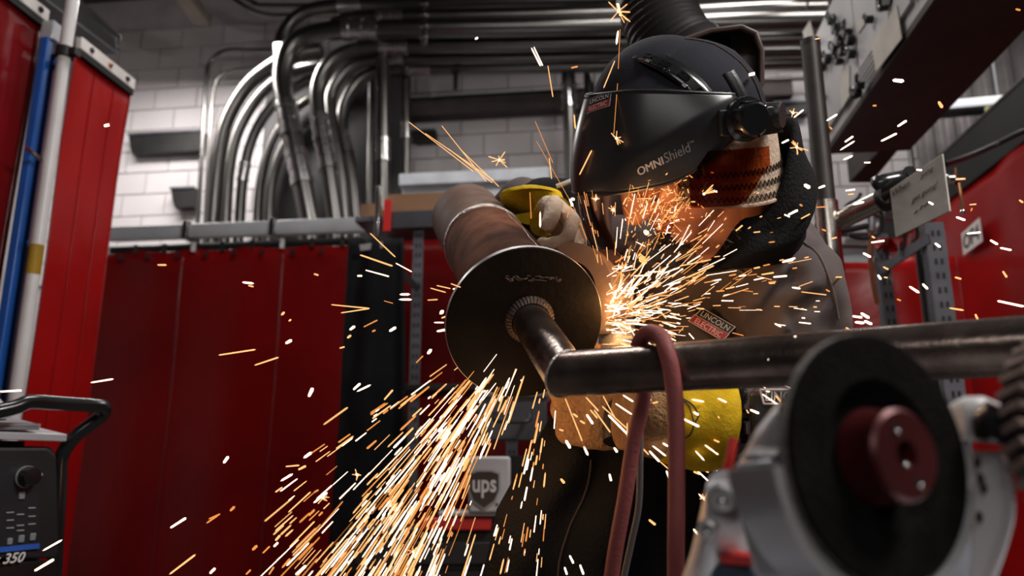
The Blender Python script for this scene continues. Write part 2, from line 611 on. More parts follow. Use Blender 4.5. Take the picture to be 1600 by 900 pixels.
# dark switchgear behind the conduit fan
q0, q1 = WY(418, 128, YB - .12), WY(628, 400, YB - .12)
t = thing('switchgear_panel', 'dark grey switchgear panel on the wall behind the conduit bends', 'panel', ((q0.x + q1.x) / 2, YB - .06, q1.z))
mx_ = (q0.x + q1.x) / 2
M_panel = mat('dark_switchgear', (.045, .042, .044), .55, .2)
obj('enclosure', MB().box((mx_, YB - .07, (q0.z + q1.z) / 2), (q1.x - q0.x, .11, q0.z - q1.z)), M_panel, t, bevel=.004)
for sx in (-1, 1):
    dd_ = obj('door', MB().box((mx_ + sx * (q1.x - q0.x) / 4, YB - .132, (q0.z + q1.z) / 2), ((q1.x - q0.x) / 2 - .03, .014, q0.z - q1.z - .06)), M_panel, t, bevel=.004)
    obj('latch', MB().box((mx_ + sx * .04, YB - .148, (q0.z + q1.z) / 2), (.025, .02, .09)), M_dark, dd_, bevel=.003)

# ------------------------------------------------------------------ conduits
def conduit(pts, Y, hw, label, coup=(), tail=True, m=None):
    P = [WY(x, y, Y) for x, y in pts]
    d = (P[len(P) // 2] - CAM).dot(cf)
    r = hw * d / FPX
    path = crom(P, 7)
    if tail and P[0].z < P[-1].z + 3:
        path = [V((path[0].x, path[0].y, 1.9))] + path
    o = obj('conduit', MB().tube(path, r, 14), m or M_galv, label=label, cat='conduit', group='electrical conduits on the back wall')
    for (cx, cy) in coup:              # couplings: the nearest point of the run
        c = WY(cx, cy, Y)
        k = min(range(1, len(path) - 1), key=lambda i: (path[i] - c).length)
        ax = (path[k + 1] - path[k - 1]).normalized()
        c = path[k] + ax * (c - path[k]).dot(ax)
        L = 1.5 * r
        obj('coupling', MB().lathe([(r * 1.0, -L * 1.25), (r * 1.17, -L * 1.25), (r * 1.17, -L * .75), (r * 1.06, -L * .7), (r * 1.06, -L * .22), (r * 1.14, -L * .2), (r * 1.14, L * .2), (r * 1.06, L * .22), (r * 1.06, L * .7), (r * 1.17, L * .75), (r * 1.17, L * 1.25), (r * 1.0, L * 1.25)], c, ax, 18), M_galv_bright, o)
    return o

conduit([(484, 348), (470, 275), (452, 190), (441, 118), (462, 66), (520, 48), (590, 46), (800, 43), (1290, 33)], 5.0, 15, 'thick silver conduit, frontmost of the bends, running along the wall', [(453, 185), (468, 262), (565, 46)])
conduit([(524, 348), (512, 265), (499, 190), (497, 135), (522, 92), (575, 74), (640, 72), (800, 70), (1290, 60)], 5.15, 12, 'silver conduit bending just right of the frontmost thick conduit', [(502, 200), (511, 243), (617, 72)])
conduit([(541, 348), (531, 262), (517, 180), (520, 140), (550, 104), (600, 92), (700, 91), (1290, 80)], 5.3, 10, 'dull conduit whose horizontal run is second lowest of the bundle', [(613, 92)])
conduit([(556, 348), (547, 262), (534, 200), (540, 158), (568, 121), (620, 108), (700, 107), (1290, 98)], 5.42, 10, 'dull brownish conduit with the lowest horizontal run of the bundle', [(655, 108), (531, 225)])
conduit([(446, 150), (437, 85), (447, 45), (480, 17), (540, 7), (660, 5), (1290, -8)], 5.35, 10, 'silver conduit with a bend rising highest toward the ceiling', [(547, 4)], tail=False)
conduit([(520, 40), (548, 30), (600, 27), (800, 24), (1290, 14)], 5.0, 11, 'bright horizontal conduit directly above the thickest one', [(610, 27)], tail=False)
conduit([(355, -12), (385, 12), (420, 24), (480, 23), (650, 18)], 5.55, 4, 'thin conduit dropping from ceiling at the left, lower of two', tail=False)
conduit([(372, -14), (396, 5), (430, 10), (660, 8), (980, 10), (1290, 2)], 5.5, 5, 'thin conduit dropping from ceiling at the left, upper of two', tail=False)
conduit([(309, 348), (315, 250), (322, 130), (330, 96), (355, 79), (400, 79), (503, 79)], 5.75, 3.4, 'thin outer conduit framing the conduit fan at the wall end')
conduit([(321, 348), (327, 230), (333, 145), (345, 119), (372, 109), (425, 106)], 5.75, 3.2, 'thin inner conduit framing the conduit fan at the wall end')
conduit([(332, 348), (340, 258), (352, 195), (383, 138), (425, 103), (470, 84), (503, 79)], 5.3, 11, 'large pale conduit sweeping in a wide curve at the fan edge')
conduit([(352, 348), (358, 262), (374, 200), (408, 146), (450, 114), (500, 100)], 5.5, 9, 'dark silver conduit curving just inside the large pale one')
conduit([(374, 348), (380, 275), (395, 215), (425, 166), (470, 132), (505, 118)], 5.6, 8, 'third curving conduit of the fan counted from its pale outer edge', [(357, 268)])
conduit([(402, 348), (407, 285), (424, 222), (456, 175), (505, 140)], 5.65, 7, 'fourth curving conduit of the fan, in the shade')
conduit([(420, 348), (424, 290), (440, 235), (470, 195), (510, 170)], 5.5, 8, 'fifth curving conduit of the fan, ending behind the thick bend')
conduit([(598, 375), (598, 250), (598, 128), (598, 90)], 5.2, 10, 'bright vertical conduit above the shelf end', [(598, 235)], tail=False)
conduit([(634, 280), (634, 200), (634, 128), (634, 90)], 5.5, 7, 'narrow vertical conduit to the right above the cardboard box', [(634, 205)], tail=False)
conduit([(577, 360), (578, 250), (580, 128), (581, 100)], 5.65, 5, 'thin dark vertical conduit left of the bright vertical one', tail=False)
conduit([(896, 345), (892, 220), (888, 118), (887, 90)], 5.5, 11, 'dull grey vertical pipe between dark shadow strip and welder helmet', [(889, 150)], tail=False)
conduit([(928, 200), (922, 150), (920, 100)], 5.6, 9, 'dull grey vertical pipe hidden partly by the helmet top', tail=False)

# strut brackets that carry the conduits
for (x, y0, y1, lb) in ((664, 2, 70, 'slotted strut bracket clamping the horizontal conduits'), (712, 112, 140, 'small black hanger below the conduits')):
    p, q = WY(x, y0, 4.9 if y1 < 100 else 5.4), WY(x, y1, 4.9 if y1 < 100 else 5.4)
    t = thing('conduit_hanger', lb, 'hanger', q)
    obj('strut', MB().box((p + q) / 2, (.035, .03, (p - q).length)), M_galv if y1 < 100 else M_dark, t, bevel=.003)
    for k in range(4 if y1 < 100 else 1):
        c = p + (q - p) * ((k + .5) / 4)
        obj('clamp', MB().box(c + V((.0, -.03, 0)), (.055, .03, .022)), M_galv_bright if y1 < 100 else M_dark, t, bevel=.004)

# dark steel channels and the beige beam under the roof at the upper left
for i, (p, q, lb) in enumerate((((60, -14), (174, 72), 'dark overhead channel with a pale edge, front one of the pair'), ((88, -14), (180, 66), 'dark overhead channel with a pale edge, rear one of the pair'))):
    a, b = WX(*p, -2.35 - i * .09), WX(*q, -2.35 - i * .09)
    t = thing('roof_channel', lb, 'channel', (a + b) / 2)
    d = (b - a).normalized()
    s = d.cross(V((0, 0, 1))).normalized()
    L = (b - a).length
    obj('web', MB().box((a + b) / 2, (L, .06, .07), (d, s, s.cross(d))), M_dark, t, bevel=.004)
    obj('flange', MB().box((a + b) / 2 - V((0, 0, .04)), (L, .075, .008), (d, s, s.cross(d))), M_slotted, t)
a, b = WY(278, -22, 4.8), WY(318, 33, 5.2)
d = (b - a).normalized()
t = thing('roof_beam', 'beige painted roof beam end coming down above the block wall', 'beam', (a + b) / 2)
obj('beam_body', MB().box((a + b) / 2, ((b - a).length, .12, .10), (d, V((1, 0, 0)), d.cross(V((1, 0, 0))))), M_beige, t, bevel=.006)
obj('end_plate', MB().box(b, (.012, .13, .11), (d, V((1, 0, 0)), d.cross(V((1, 0, 0))))), M_beige, t, bevel=.003)

# ------------------------------------------------------------------ back bay: wireway, curtain rail, curtain
YC = 4.0
a, b = WY(160, 374, YC), WY(566, 356, YC)
zt = WY(300, 352, YC + .03).z
zb = WY(300, 374, YC + .03).z
t = thing('wireway', 'long light grey steel wireway over the red curtain, conduits entering behind', 'wireway', ((a.x + b.x) / 2, YC + .1, zb))
L3 = (b.x - a.x) / 3
for k in range(3):
    obj('trough_section', MB().prism([(0, 0), (.13, .03), (.13, zt - zb + .025), (.0, zt - zb), (-.012, (zt - zb) * .4)], V((a.x + L3 * k + .004, YC, zb)), V((0, 1, 0)), V((0, 0, 1)), L3 - .008), M_tray, t, bevel=.004)
for k in range(2):
    obj('joint_band', MB().box((a.x + L3 * (k + 1), YC + .05, (zt + zb) / 2), (.03, .16, zt - zb + .02)), M_galv, t, bevel=.003)
zr = WY(350, 383, YC - .03).z
rail = thing('curtain_rail', 'black tubular curtain rail with clips under the grey wireway', 'rail', ((a.x + b.x) / 2, YC - .04, zr))
ra, rb = WY(150, 392, YC - .04), WY(562, 376, YC - .04)
obj('tube', MB().tube([ra, rb], .022, 14), M_dark, rail)
for k in range(9):
    c = ra + (rb - ra) * ((k + .5) / 9)
    obj('clip', MB().box(c + V((0, -.024, -.01)), (.022, .012, .05)).tube([c + V((-.01, -.03, .012)), c + V((.01, -.03, .012))], .006, 8), M_galv if k % 3 else M_white, rail)

def curtain(name, label, x0, x1, y, z0, z1, m, amp=.02, waves=7, dirx=V((1, 0, 0)), org=None, seed=0, hem=True, sag=0):
    o0 = org
    L = x1 - x0
    nrm = V((0, 0, 1)).cross(dirx)
    def fn(u, v):
        s = x0 + L * u
        k = 1 - .35 * v
        w = amp * k * (math.sin(u * waves * 2 * PI + .8 * math.sin(3.1 * v + seed)) + .5 * math.sin(u * waves * 4.7 + seed * 2 + v * 1.7))
        w += .02 * noise.noise(V((s * 1.3 + seed * 5, v * 2.5, seed)))
        w += .02 * math.exp(-((1 - v) / .12) ** 2) * noise.noise(V((s * 4, v * 9, seed + 3)))
        zz = z0 + (z1 - z0) * v
        if sag:
            zz -= sag * abs(math.sin(u * PI * 5)) * v ** 6
        return o0 + dirx * s + nrm * w + V((0, 0, zz))
    t = thing(name, label, 'curtain', o0 + dirx * ((x0 + x1) / 2))
    obj('vinyl_sheet', MB().grid(fn, 110, 24), m, t, solid=.002, ang=80)
    for uu in (.36, .71):
        obj('sheet_seam', MB().grid(lambda u, v: fn(uu + u * .008, v) - nrm * .004, 1, 24), m, t, solid=.003)
    if hem:
        for uu in (0, 1):
            obj('side_hem', MB().grid(lambda u, v: fn(uu * .985 + u * .015, v) - nrm * .003, 1, 24), m, t, solid=.004)
    return t, fn

ca, cb = WY(118, 700, YC - .05), WY(560, 700, YC - .05)
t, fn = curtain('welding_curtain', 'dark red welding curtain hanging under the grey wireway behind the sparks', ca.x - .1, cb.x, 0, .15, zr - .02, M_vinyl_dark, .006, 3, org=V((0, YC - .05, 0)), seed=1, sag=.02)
for k in range(10):
    p = fn((k + .5) / 10, .985)
    obj('grommet', MB().lathe([(.008, 0), (.016, 0), (.016, .006), (.008, .006)], p + V((0, -.012, 0)), V((0, -1, 0)), 12), M_galv, t)
ca, cb = WY(600, 600, YC + .12), WY(900, 600, YC + .12)
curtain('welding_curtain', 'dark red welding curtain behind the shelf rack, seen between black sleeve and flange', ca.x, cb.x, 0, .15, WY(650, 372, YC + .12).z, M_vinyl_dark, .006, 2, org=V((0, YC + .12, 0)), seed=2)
ca, cb = WY(1288, 450, YC + .5), WY(1500, 450, YC + .5)
curtain('welding_curtain', 'red welding curtain behind the slotted rack, right of the welder shoulder', ca.x, cb.x + .3, 0, .2, WY(1330, 405, YC + .5).z, M_vinyl, .012, 2, org=V((0, YC + .5, 0)), seed=3)

# ------------------------------------------------------------------ left side: two curtains on a frame, blue post, white pole
XL = -2.0
e = WX(203, 130, XL)
s = WX(112, 64, XL)
zc = e.z
def left_curtain(ya, yb, label, seed, m):
    t, fn = curtain('welding_curtain', label, ya, yb, 0, .1, zc, m, .005, 1.2, dirx=V((0, 1, 0)), org=V((XL, 0, 0)), seed=seed)
    L = yb - ya
    obj('grommet_strip', MB().box((XL + .012, (ya + yb) / 2, zc - .012), (.03, L, .05)), M_whitestrip, t, bevel=.004)
    n = int(L / .09)
    for k in range(n):
        obj('rivet', MB().lathe([(.011, 0), (.011, .006), (.006, .009)], V((XL + .027, ya + (k + .5) * L / n, zc - .012)), V((1, 0, 0)), 8), M_copper if k % 2 else M_dark, t)
    obj('binding', MB().box((XL + .012, (ya + yb) / 2, zc - .048), (.02, L, .022)), M_hem, t)
    return t
left_curtain(s.y + .02, e.y, 'tall bright red welding curtain right of the blue post', 5, M_vinyl)
n0 = WX(72, 36, XL)
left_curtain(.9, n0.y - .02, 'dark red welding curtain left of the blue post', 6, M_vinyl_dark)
for pxy in ((176, 130 + 210),):
    pass
# blue square post, running down in front of the gap
def post(pt, pb, d0, w, dp, m, name, label, cat):
    a = W(*pt, d0)
    b = W(*pb, d0)
    x = a.x; y = a.y
    t = thing(name, label, cat, (x, y, 0))
    return t, x, y, a.z
dq = (WX(68, 70, XL + .06) - CAM).dot(cf)
a = WX(74, 60, XL + .06)
t = thing('square_post', 'bright blue painted square post between two red curtains', 'post', (a.x, a.y, 0))
obj('shaft', MB().box((a.x, a.y, a.z / 2), (.030, .030, a.z)), M_blue, t, bevel=.004)
obj('shadow_strip', MB().box((a.x + .005, a.y + .052, a.z / 2 - .02), (.05, .070, a.z - .06)), M_navy, t, bevel=.003)  # dark navy strip standing in for the shade beside the blue post
obj('cap_bracket', MB().box((a.x + .0, a.y + .04, a.z + .03), (.05, .10, .075)), M_tray, t, bevel=.006)
for zz in (a.z - .09, a.z - .75, a.z - 1.6):
    obj('bolt', MB().lathe([(.012, 0), (.014, .01), (.014, .018), (.006, .022)], V((a.x + .03, a.y + .02, zz)), V((1, -.3, 0)), 10), M_chrome, t)
a = WX(113, 0, XL + .14)
zt2 = a.z + .5
t = thing('white_pole', 'slim white pole beside the blue post, in front of curtains', 'pole', (a.x, a.y, 0))
obj('tube', MB().tube([V((a.x, a.y, .0)), V((a.x, a.y, zt2))], .021, 14), M_white, t)
cz = WX(108, 88, XL + .14).z
obj('collar', MB().lathe([(.021, -.02), (.03, -.018), (.03, .018), (.021, .02)], V((a.x, a.y, cz)), V((0, 0, 1)), 16).box((a.x + .035, a.y, cz), (.03, .03, .025)), M_dark, t)
cz = WX(52, 405, XL + .14).z
obj('tape_band', MB().lathe([(.0216, -.05), (.0216, .05)], V((a.x, a.y, cz)), V((0, 0, 1)), 16), M_yellowtape, t)
p0, p1 = WX(88, 112, XL + .11), WX(49, 385, XL + .11)
t = thing('thin_conduit', 'short thin grey tube clipped between blue post and white pole', 'tube', (p1.x, p1.y, p1.z))
obj('tube', MB().tube([p0, V((p0.x, p0.y, p1.z))], .009, 10), M_tray, t)
obj('clip', MB().tube([V((p0.x, p0.y, p1.z + .3)), V((p0.x + .01, p0.y - .09, p1.z + .31))], .008, 8), M_galv_bright, t)
# ------------------------------------------------------------------ shelf behind the workpiece
def rack_post(root, p, h0, h1, m, w=.042, along=V((1, 0, 0))):
    side = V((0, 0, 1)).cross(along)
    o = obj('upright', MB().box((p.x, p.y, (h0 + h1) / 2), (w, .004, h1 - h0), (along, side, V((0, 0, 1)))).box(V((p.x, p.y, (h0 + h1) / 2)) - along * (w / 2) + side * .02, (.004, .042, h1 - h0), (along, side, V((0, 0, 1)))), m, root)
    n = int((h1 - 1.0) / .05)
    hb = MB()
    for k in range(n):
        z = h1 - .04 - k * .05
        for sx in (-.009, .010):
            c = V((p.x, p.y, z)) + along * sx - side * .0035
            hb.box(c, (.008, .003, .020), (along, side, V((0, 0, 1))))
    obj('slot', hb, M_dark, o, kind='stuff', smooth=False)
    return o

YS = 3.55
sa, sb = WY(604, 330, YS), WY(900, 330, YS)
zs = WY(640, 340, YS).z
rack = thing('shelf_rack', 'dark steel shelf rack with angled brace behind the pipe workpiece', 'shelf', ((sa.x + sb.x) / 2, YS + .15, 0))
se = WY(556, 330, YS)
obj('shelf_board', MB().box(((se.x + sb.x) / 2, YS + .17, zs), (sb.x - se.x, .36, .03)), M_slotted, rack, bevel=.004)
obj('shelf_lip', MB().box(((sa.x + sb.x) / 2, YS - .008, WY(640, 344, YS).z), (sb.x - sa.x, .012, .09)), mat('dark_grey_lip', (.05, .05, .058), .45, .3), rack, bevel=.003)
for px in (652, 800):
    p = WY(px, 450, YS + .02)
    rack_post(rack, p, 0, zs, M_slotted, .05)
pp, pq = WY(590, 392, YS + .02), WY(655, 452, YS + .02)
d = (pq - pp).normalized()
obj('brace', MB().box((pp + pq) / 2, ((pq - pp).length, .012, .03), (d, V((0, 1, 0)), d.cross(V((0, 1, 0))))), M_dark, rack)
for zz in (1.35, .5):
    obj('lower_shelf', MB().box(((sa.x + sb.x) / 2, YS + .17, zz), (sb.x - sa.x, .36, .03)), M_dark, rack, bevel=.003)
# things on the shelf
a, b = WY(604, 311, YS), WY(706, 281, YS)
t = thing('cardboard_tray', 'open brown cardboard tray on the shelf left of the pipe end', 'box', ((a.x + b.x) / 2, YS + .08, zs + .015))
w, h = b.x - a.x, b.z - a.z + .03
cx = (a.x + b.x) / 2
zc0 = zs + .016
for (c, sz) in (((cx, YS + .02, zc0 + h / 2), (w, .006, h)), ((cx, YS + .26, zc0 + h / 2), (w, .006, h)), ((a.x + .003, YS + .14, zc0 + h / 2), (.006, .23, h)), ((b.x - .003, YS + .14, zc0 + h / 2), (.006, .23, h))):
    obj('side', MB().box(c, sz), M_cardboard, t, bevel=.001)
obj('bottom', MB().box((cx, YS + .14, zc0 + .003), (w - .01, .22, .005)), M_cardboard, t)
a, b = WY(562, 352, YS + .1), WY(590, 318, YS + .1)
a.z = zs + .016
t = thing('cardboard_box', 'small brown cardboard box at the shelf end beside the wireway', 'box', ((a.x + b.x) / 2, YS + .15, a.z))
obj('carton', MB().box(((a.x + b.x) / 2, YS + .16, (a.z + b.z) / 2), (b.x - a.x, .12, b.z - a.z)), M_cardboard, t, bevel=.002)
obj('flap', MB().box(((a.x + b.x) / 2, YS + .16, b.z + .003), (b.x - a.x + .006, .06, .003)), M_cardboard, t)
a, b = WY(592, 362, YS - .02), WY(608, 312, YS - .02)
t = thing('red_bracket', 'narrow red steel bracket at the shelf end above the black blanket', 'bracket', ((a.x + b.x) / 2, YS - .02, a.z))
obj('red_plate', MB().box((b.x + .004, YS - .05, (a.z + b.z) / 2 - .01), (.038, .012, b.z - a.z)), M_red, t, bevel=.002)
obj('bracket', MB().box((a.x, YS - .05, (a.z + b.z) / 2), (.022, .03, (b.z - a.z) + .12)), M_galv_bright, t, bevel=.003)
# white steel cabinet behind the shelf
a, b = WY(624, 286, YS + .6), WY(858, 262, YS + .6)
t = thing('white_cabinet', 'white topped steel cabinet seen beyond the pipe end', 'cabinet', ((a.x + b.x) / 2, YS + .8, 0))
obj('cabinet_body', MB().box(((a.x + b.x) / 2, YS + .83, (a.z - .02) / 2), (b.x - a.x - .02, .4, a.z - .02)), M_tray, t, bevel=.004)
obj('cabinet_top', MB().box(((a.x + b.x) / 2, YS + .81, (a.z + b.z) / 2 - .01), (b.x - a.x, .45, b.z - a.z + .02)), mat('cool_white_top', (.74, .78, .86), .35), t, bevel=.005)

# black hanging sleeve
p = [W(546, 372, 3.3), W(628, 372, 3.3), W(634, 640, 3.25), W(650, 1000, 3.2), W(500, 1000, 3.2), W(528, 640, 3.25)]
t = thing('welding_blanket', 'long black welding blanket hanging from the rail, widening toward the floor', 'blanket', W(575, 1000, 3.2))
def blk(u, v):
    l = p[0].lerp(p[5], v / .5) if v < .5 else p[5].lerp(p[4], v / .5 - 1)
    r = p[1].lerp(p[2], v / .5) if v < .5 else p[2].lerp(p[3], v / .5 - 1)
    q = l.lerp(r, u)
    return q + cf * (.035 * math.sin(u * 9 + v * 2) + .02 * noise.noise(V((u * 3, v * 5, 1))))
o = obj('cloth', MB().grid(blk, 26, 40), M_blackcloth, t, solid=.012, ang=80)
c = W(580, 385, 3.26)
r_, u_, f_ = frame(c)
tt = (r_ * .99 + u_ * .14).normalized()
obj('woven_tag', MB().box(c, (.095, .026, .004), (tt, tt.cross(f_), f_)), M_greylabel, t, bevel=.001)

# ------------------------------------------------------------------ grey box with a shield badge, red bar (behind, low)
D = 2.25
c = W(765, 757, D)
r_, u_, f_ = frame(c)
k = D / FPX
t = thing('equipment_box', 'pale grey box with a brown shield badge, low behind the spark shower', 'box', W(765, 800, D))
obj('box_body', MB().box(c + f_ * .12, (66 * k, 86 * k, .24), (r_, u_, f_)), M_offwhite, t, bevel=.008)
sh = [(-.5, .42), (-.25, .5), (.25, .5), (.5, .42), (.5, -.05), (.36, -.34), (0, -.56), (-.36, -.34), (-.5, -.05)]
sc = 44 * k
cb = c + r_ * (-8 * k) - u_ * (6 * k)
obj('badge_rim', MB().prism([(x * sc * 1.14, y * sc * 1.3) for x, y in sh], cb - f_ * .004, r_, u_, .003), M_greylabel, t, smooth=False)
obj('badge', MB().prism([(x * sc, y * sc * 1.16) for x, y in sh], cb - f_ * .007, r_, u_, .003), M_shieldbrown, t, smooth=False)
tx = text_mb('ups', 1, .02)
xs = [v.x for v in tx.v]; ys = [v.y for v in tx.v]
tx.v = [V(((v.x - (max(xs) + min(xs)) / 2) / (max(xs) - min(xs)) * sc * .84, (v.y - (max(ys) + min(ys)) / 2) / (max(ys) - min(ys)) * sc * .62, v.z)) for v in tx.v]
obj('lettering', place(tx, cb - f_ * .0112 - u_ * .001, r_, u_), M_whitelabel, t, smooth=False)
obj('mark', place(text_mb('®', .012), cb - f_ * .0012 + r_ * .037 - u_ * .046, r_, u_), M_shieldbrown, t, smooth=False)
tr = thing('tool_chest', 'low dark tool chest with a bright red edge under the grey box', 'tool chest', W(710, 880, D))
cc = W(712, 819, D)
obj('red_edge', MB().box(cc + f_ * .02, (112 * k, 19 * k, .05), (r_, (u_ + r_ * .06).normalized(), f_)), M_red, tr, bevel=.005)
cc = W(690, 860, D)
obj('chest_body', MB().box(cc + f_ * .16, (300 * k, 64 * k, .3), (r_, u_, f_)), M_dark, tr, bevel=.006)
obj('drawer_front', MB().box(cc - u_ * (4 * k), (270 * k, 34 * k, .012), (r_, u_, f_)), M_blackplastic, tr, bevel=.004)
obj('grey_ledge', MB().box(W(745, 803, D) + f_ * .1, (120 * k, 7 * k, .2), (r_, u_, f_)), M_tray, tr, bevel=.003, label='thin grey ledge')
cc = W(800, 655, 2.6)
t = thing('grey_case', 'dim grey steel case just below the flange, behind falling sparks', 'case', W(800, 700, 2.6))
obj('case_body', MB().box(cc + cf * .15, (.24, .16, .25), (cr, cu, cf)), M_slotted, t, bevel=.008)
obj('pedestal', MB().box(V((cc.x, cc.y + .15, cc.z / 2 - .06)), (.16, .16, cc.z - .12)), M_dark, t, smooth=False)
obj('case_lid', MB().box(cc + cu * .09 + cf * .14, (.25, .03, .27), (cr, cu, cf)), M_alu2, t, bevel=.005)
obj('case_handle', MB().tube(crom([cc + cr * -.06 - cf * .0 + cu * .02, cc + cr * -.05 - cf * .035 + cu * .0, cc + cr * .05 - cf * .035, cc + cr * .06 + cu * .02]), .007, 8), M_dark, t)

# ------------------------------------------------------------------ welding power source at the lower left
D = 1.6
k = D / FPX
c = W(20, 800, D)
r_, u_, f_ = frame(c)
_a = R(62)
r_ = (V((cr.x, cr.y, 0)).normalized() * math.sin(R(90) - _a) + V((cf.x, cf.y, 0)).normalized() * math.sin(_a)).normalized(); u_ = V((0, 0, 1)); f_ = u_.cross(r_)
def wp(px, py, dd=0.0):                # a point on the machine's front plane
    ray = _ray(px, py)
    return CAM + ray * ((c - CAM).dot(f_) / ray.dot(f_)) + f_ * dd
t = thing('welding_machine', 'black welding power source with knob and key panel at the lower left', 'welder', (wp(0, 900).x, wp(0, 900).y, 0))
x0, x1 = -120, 84
zt_ = wp(60, 697).z
q0, q1 = wp(x0, 800), wp(x1, 800)
mid = (q0 + q1) / 2
obj('case', MB().box((mid.x, mid.y, .12 + (zt_ - .12) / 2) + f_ * .27 if False else V((mid.x, mid.y, .12 + (zt_ - .12) / 2)) + f_ * .27, ((q1 - q0).length, .5, zt_ - .12), (r_, f_, u_)), M_blackplastic, t, bevel=.012)
fr = obj('front_bezel', MB().slab([wp(x0, 700), wp(66, 700), wp(80, 712), wp(84, 862), wp(78, 872), wp(x0, 872)], -f_ * .02), M_blackplastic, t, bevel=.005, smooth=False)
pf = obj('key_panel', MB().slab([wp(-110, 722, -.021), wp(48, 722, -.021), wp(52, 850, -.021), wp(-110, 860, -.021)], -f_ * .004), M_panelface, t, smooth=False)
kc = wp(28, 745, -.026)
kn = obj('knob', MB().lathe([(.005, 0), (.021, 0), (.021, .014), (.018, .028), (.004, .03)], kc, -f_, 24), M_blackpaint, t)
obj('knob_ring', MB().lathe([(.0215, .002), (.0225, .002), (.0225, .008), (.0215, .008)], kc, -f_, 24), M_greylabel, kn)
obj('knob_pointer', MB().box(kc - f_ * .022 + r_ * .012 + u_ * .004, (.016, .012, .006), (r_, f_, u_)), M_offwhite, kn, bevel=.002)
for (x, y, s_) in ((22, 774, 9), (3, 845, 8), (21, 841, 9), (39, 838, 9)):
    pc = wp(x, y, -.027)
    obj('key', MB().box(pc, (s_ * k, .006, s_ * 1.25 * k), (r_, f_, u_)), M_key, t, bevel=.002)
for (x, y) in ((4, 800), (20, 803), (38, 793), (4, 812), (20, 820), (38, 806), (38, 818), (4, 824), (20, 828)):
    pc = wp(x, y, -.0265)
    obj('panel_mark', MB().box(pc, (11 * k, .002, 1.6 * k), (r_, f_, u_)), M_greylabel, t, smooth=False)
obj('blue_stripe', MB().slab([wp(-110, 863, -.021), wp(50, 848, -.021), wp(50, 856, -.021), wp(-110, 872, -.021)], -f_ * .006), mat('blue_stripe', (.03, .11, .5), .4), t, smooth=False)
tx = text_mb('ity 350', .028, .0004, .25)
obj('lettering', place(tx, wp(-4, 873, -.024), r_, (u_ + r_ * .05).normalized()), M_whitelabel, t, smooth=False)
obj('lower_panel', MB().slab([wp(x0, 886, -.004), wp(80, 874, -.004), wp(84, 1010, -.004), wp(x0, 1010, -.004)], -f_ * .012), M_blackpaint, t, bevel=.003, smooth=False)
hp = [wp(-110, 690, -.02), wp(-60, 655, -.03), wp(4, 638, -.04), wp(30, 629, -.04), wp(70, 631, -.04), wp(132, 635, -.04), wp(150, 638, -.03), wp(152, 652, -.01), wp(128, 680, .02), wp(114, 712, .04), wp(110, 760, .04), wp(105, 850, .04), wp(100, 960, .04)]
obj('handle', MB().tube(crom(hp, 7), 11.5 * k, 16), M_blackpaint, t)
obj('rear_rail', MB().tube(crom([wp(95, 960, .03), wp(96, 850, .03), wp(94, 760, .03), wp(88, 738, .05)], 6), 6 * k, 12), M_blackpaint, t)
sh1 = thing('steel_offcut', 'grey flat steel offcut lying on top, lower of two', 'offcut', wp(20, 690, .1))
obj('plate', MB().slab([wp(-100, 684, .0), wp(104, 690, .0), wp(112, 678, .12), wp(-100, 672, .12)], u_ * .016), M_tray, sh1, bevel=.002, smooth=False)
obj('foot', MB().box(wp(30, 694, .1), (.08, .1, .016), (r_, f_, u_)), M_dark, sh1)
sh2 = thing('steel_offcut', 'grey bent steel offcut lying on top, upper of two', 'offcut', wp(20, 670, .1))
obj('plate', MB().slab([wp(-100, 672, .0), wp(62, 672, .0), wp(76, 660, .12), wp(-100, 652, .12)], u_ * .012), M_alu2, sh2, bevel=.002, smooth=False)
obj('lip', MB().slab([wp(-100, 668, .0), wp(62, 670, .0), wp(64, 662, .0), wp(-100, 656, .0)], f_ * .004), M_tray, sh2, smooth=False)
c2 = wp(33, 612, .1)
t2 = thing('clamp_foot', 'small silver foot piece beneath the white pole', 'clamp', c2)
obj('ball', MB().ell(c2, (.014, .014, .016)), M_chrome, t2)
obj('base', MB().lathe([(.03, -.055), (.03, -.03), (.012, -.01)], c2, V((0, 0, 1)), 16), M_alu, t2)

# ------------------------------------------------------------------ fume extraction arm and hood
A = [W(1060, -120, 1.75), W(1022, -40, 1.72), W(1030, 20, 1.7), W(1048, 62, 1.68), W(1075, 95, 1.66)]
t = thing('fume_extractor', 'black ribbed fume extraction duct and hood behind the welder helmet', 'extractor', A[0])
path = crom(A, 10)
obj('duct', MB().tube(path, [.082 + .004 * (i % 2) for i in range(len(path))], 28), M_rubberduct, t)
c = W(1128, 118, 1.62)
r_, u_, f_ = frame(c)
out = [(985, 105), (1010, 85), (1060, 66), (1110, 48), (1158, 42), (1180, 52), (1190, 80), (1190, 130), (1178, 156), (1150, 175), (1090, 180), (1030, 170)]
back = [W(x, y, 1.68) for x, y in out]
cen = sum(back, V()) / len(back)
front = [W(x, y, 1.50) for x, y in out]
n_ = len(out)
o1 = [p for p in front]
hm = MB().loft([[cen + (p - cen) * .45 + f_ * .06 for p in back], back, front], cap=False)
hood = obj('hood', hm, M_rubberduct, t, solid=.008)
obj('hood_rim', MB().tube(front, .006, 8, closed=True), M_hoodrim, hood)
obj('swivel', MB().lathe([(.085, -.03), (.092, -.02), (.092, .02), (.08, .03)], W(1078, 98, 1.66), (path[-1] - path[-3]), 24), M_dark, t)
obj('damper_lever', MB().tube(crom([W(992, 75, 1.62), W(986, 90, 1.6), W(994, 100, 1.6)]), .008, 8), M_dark, t)

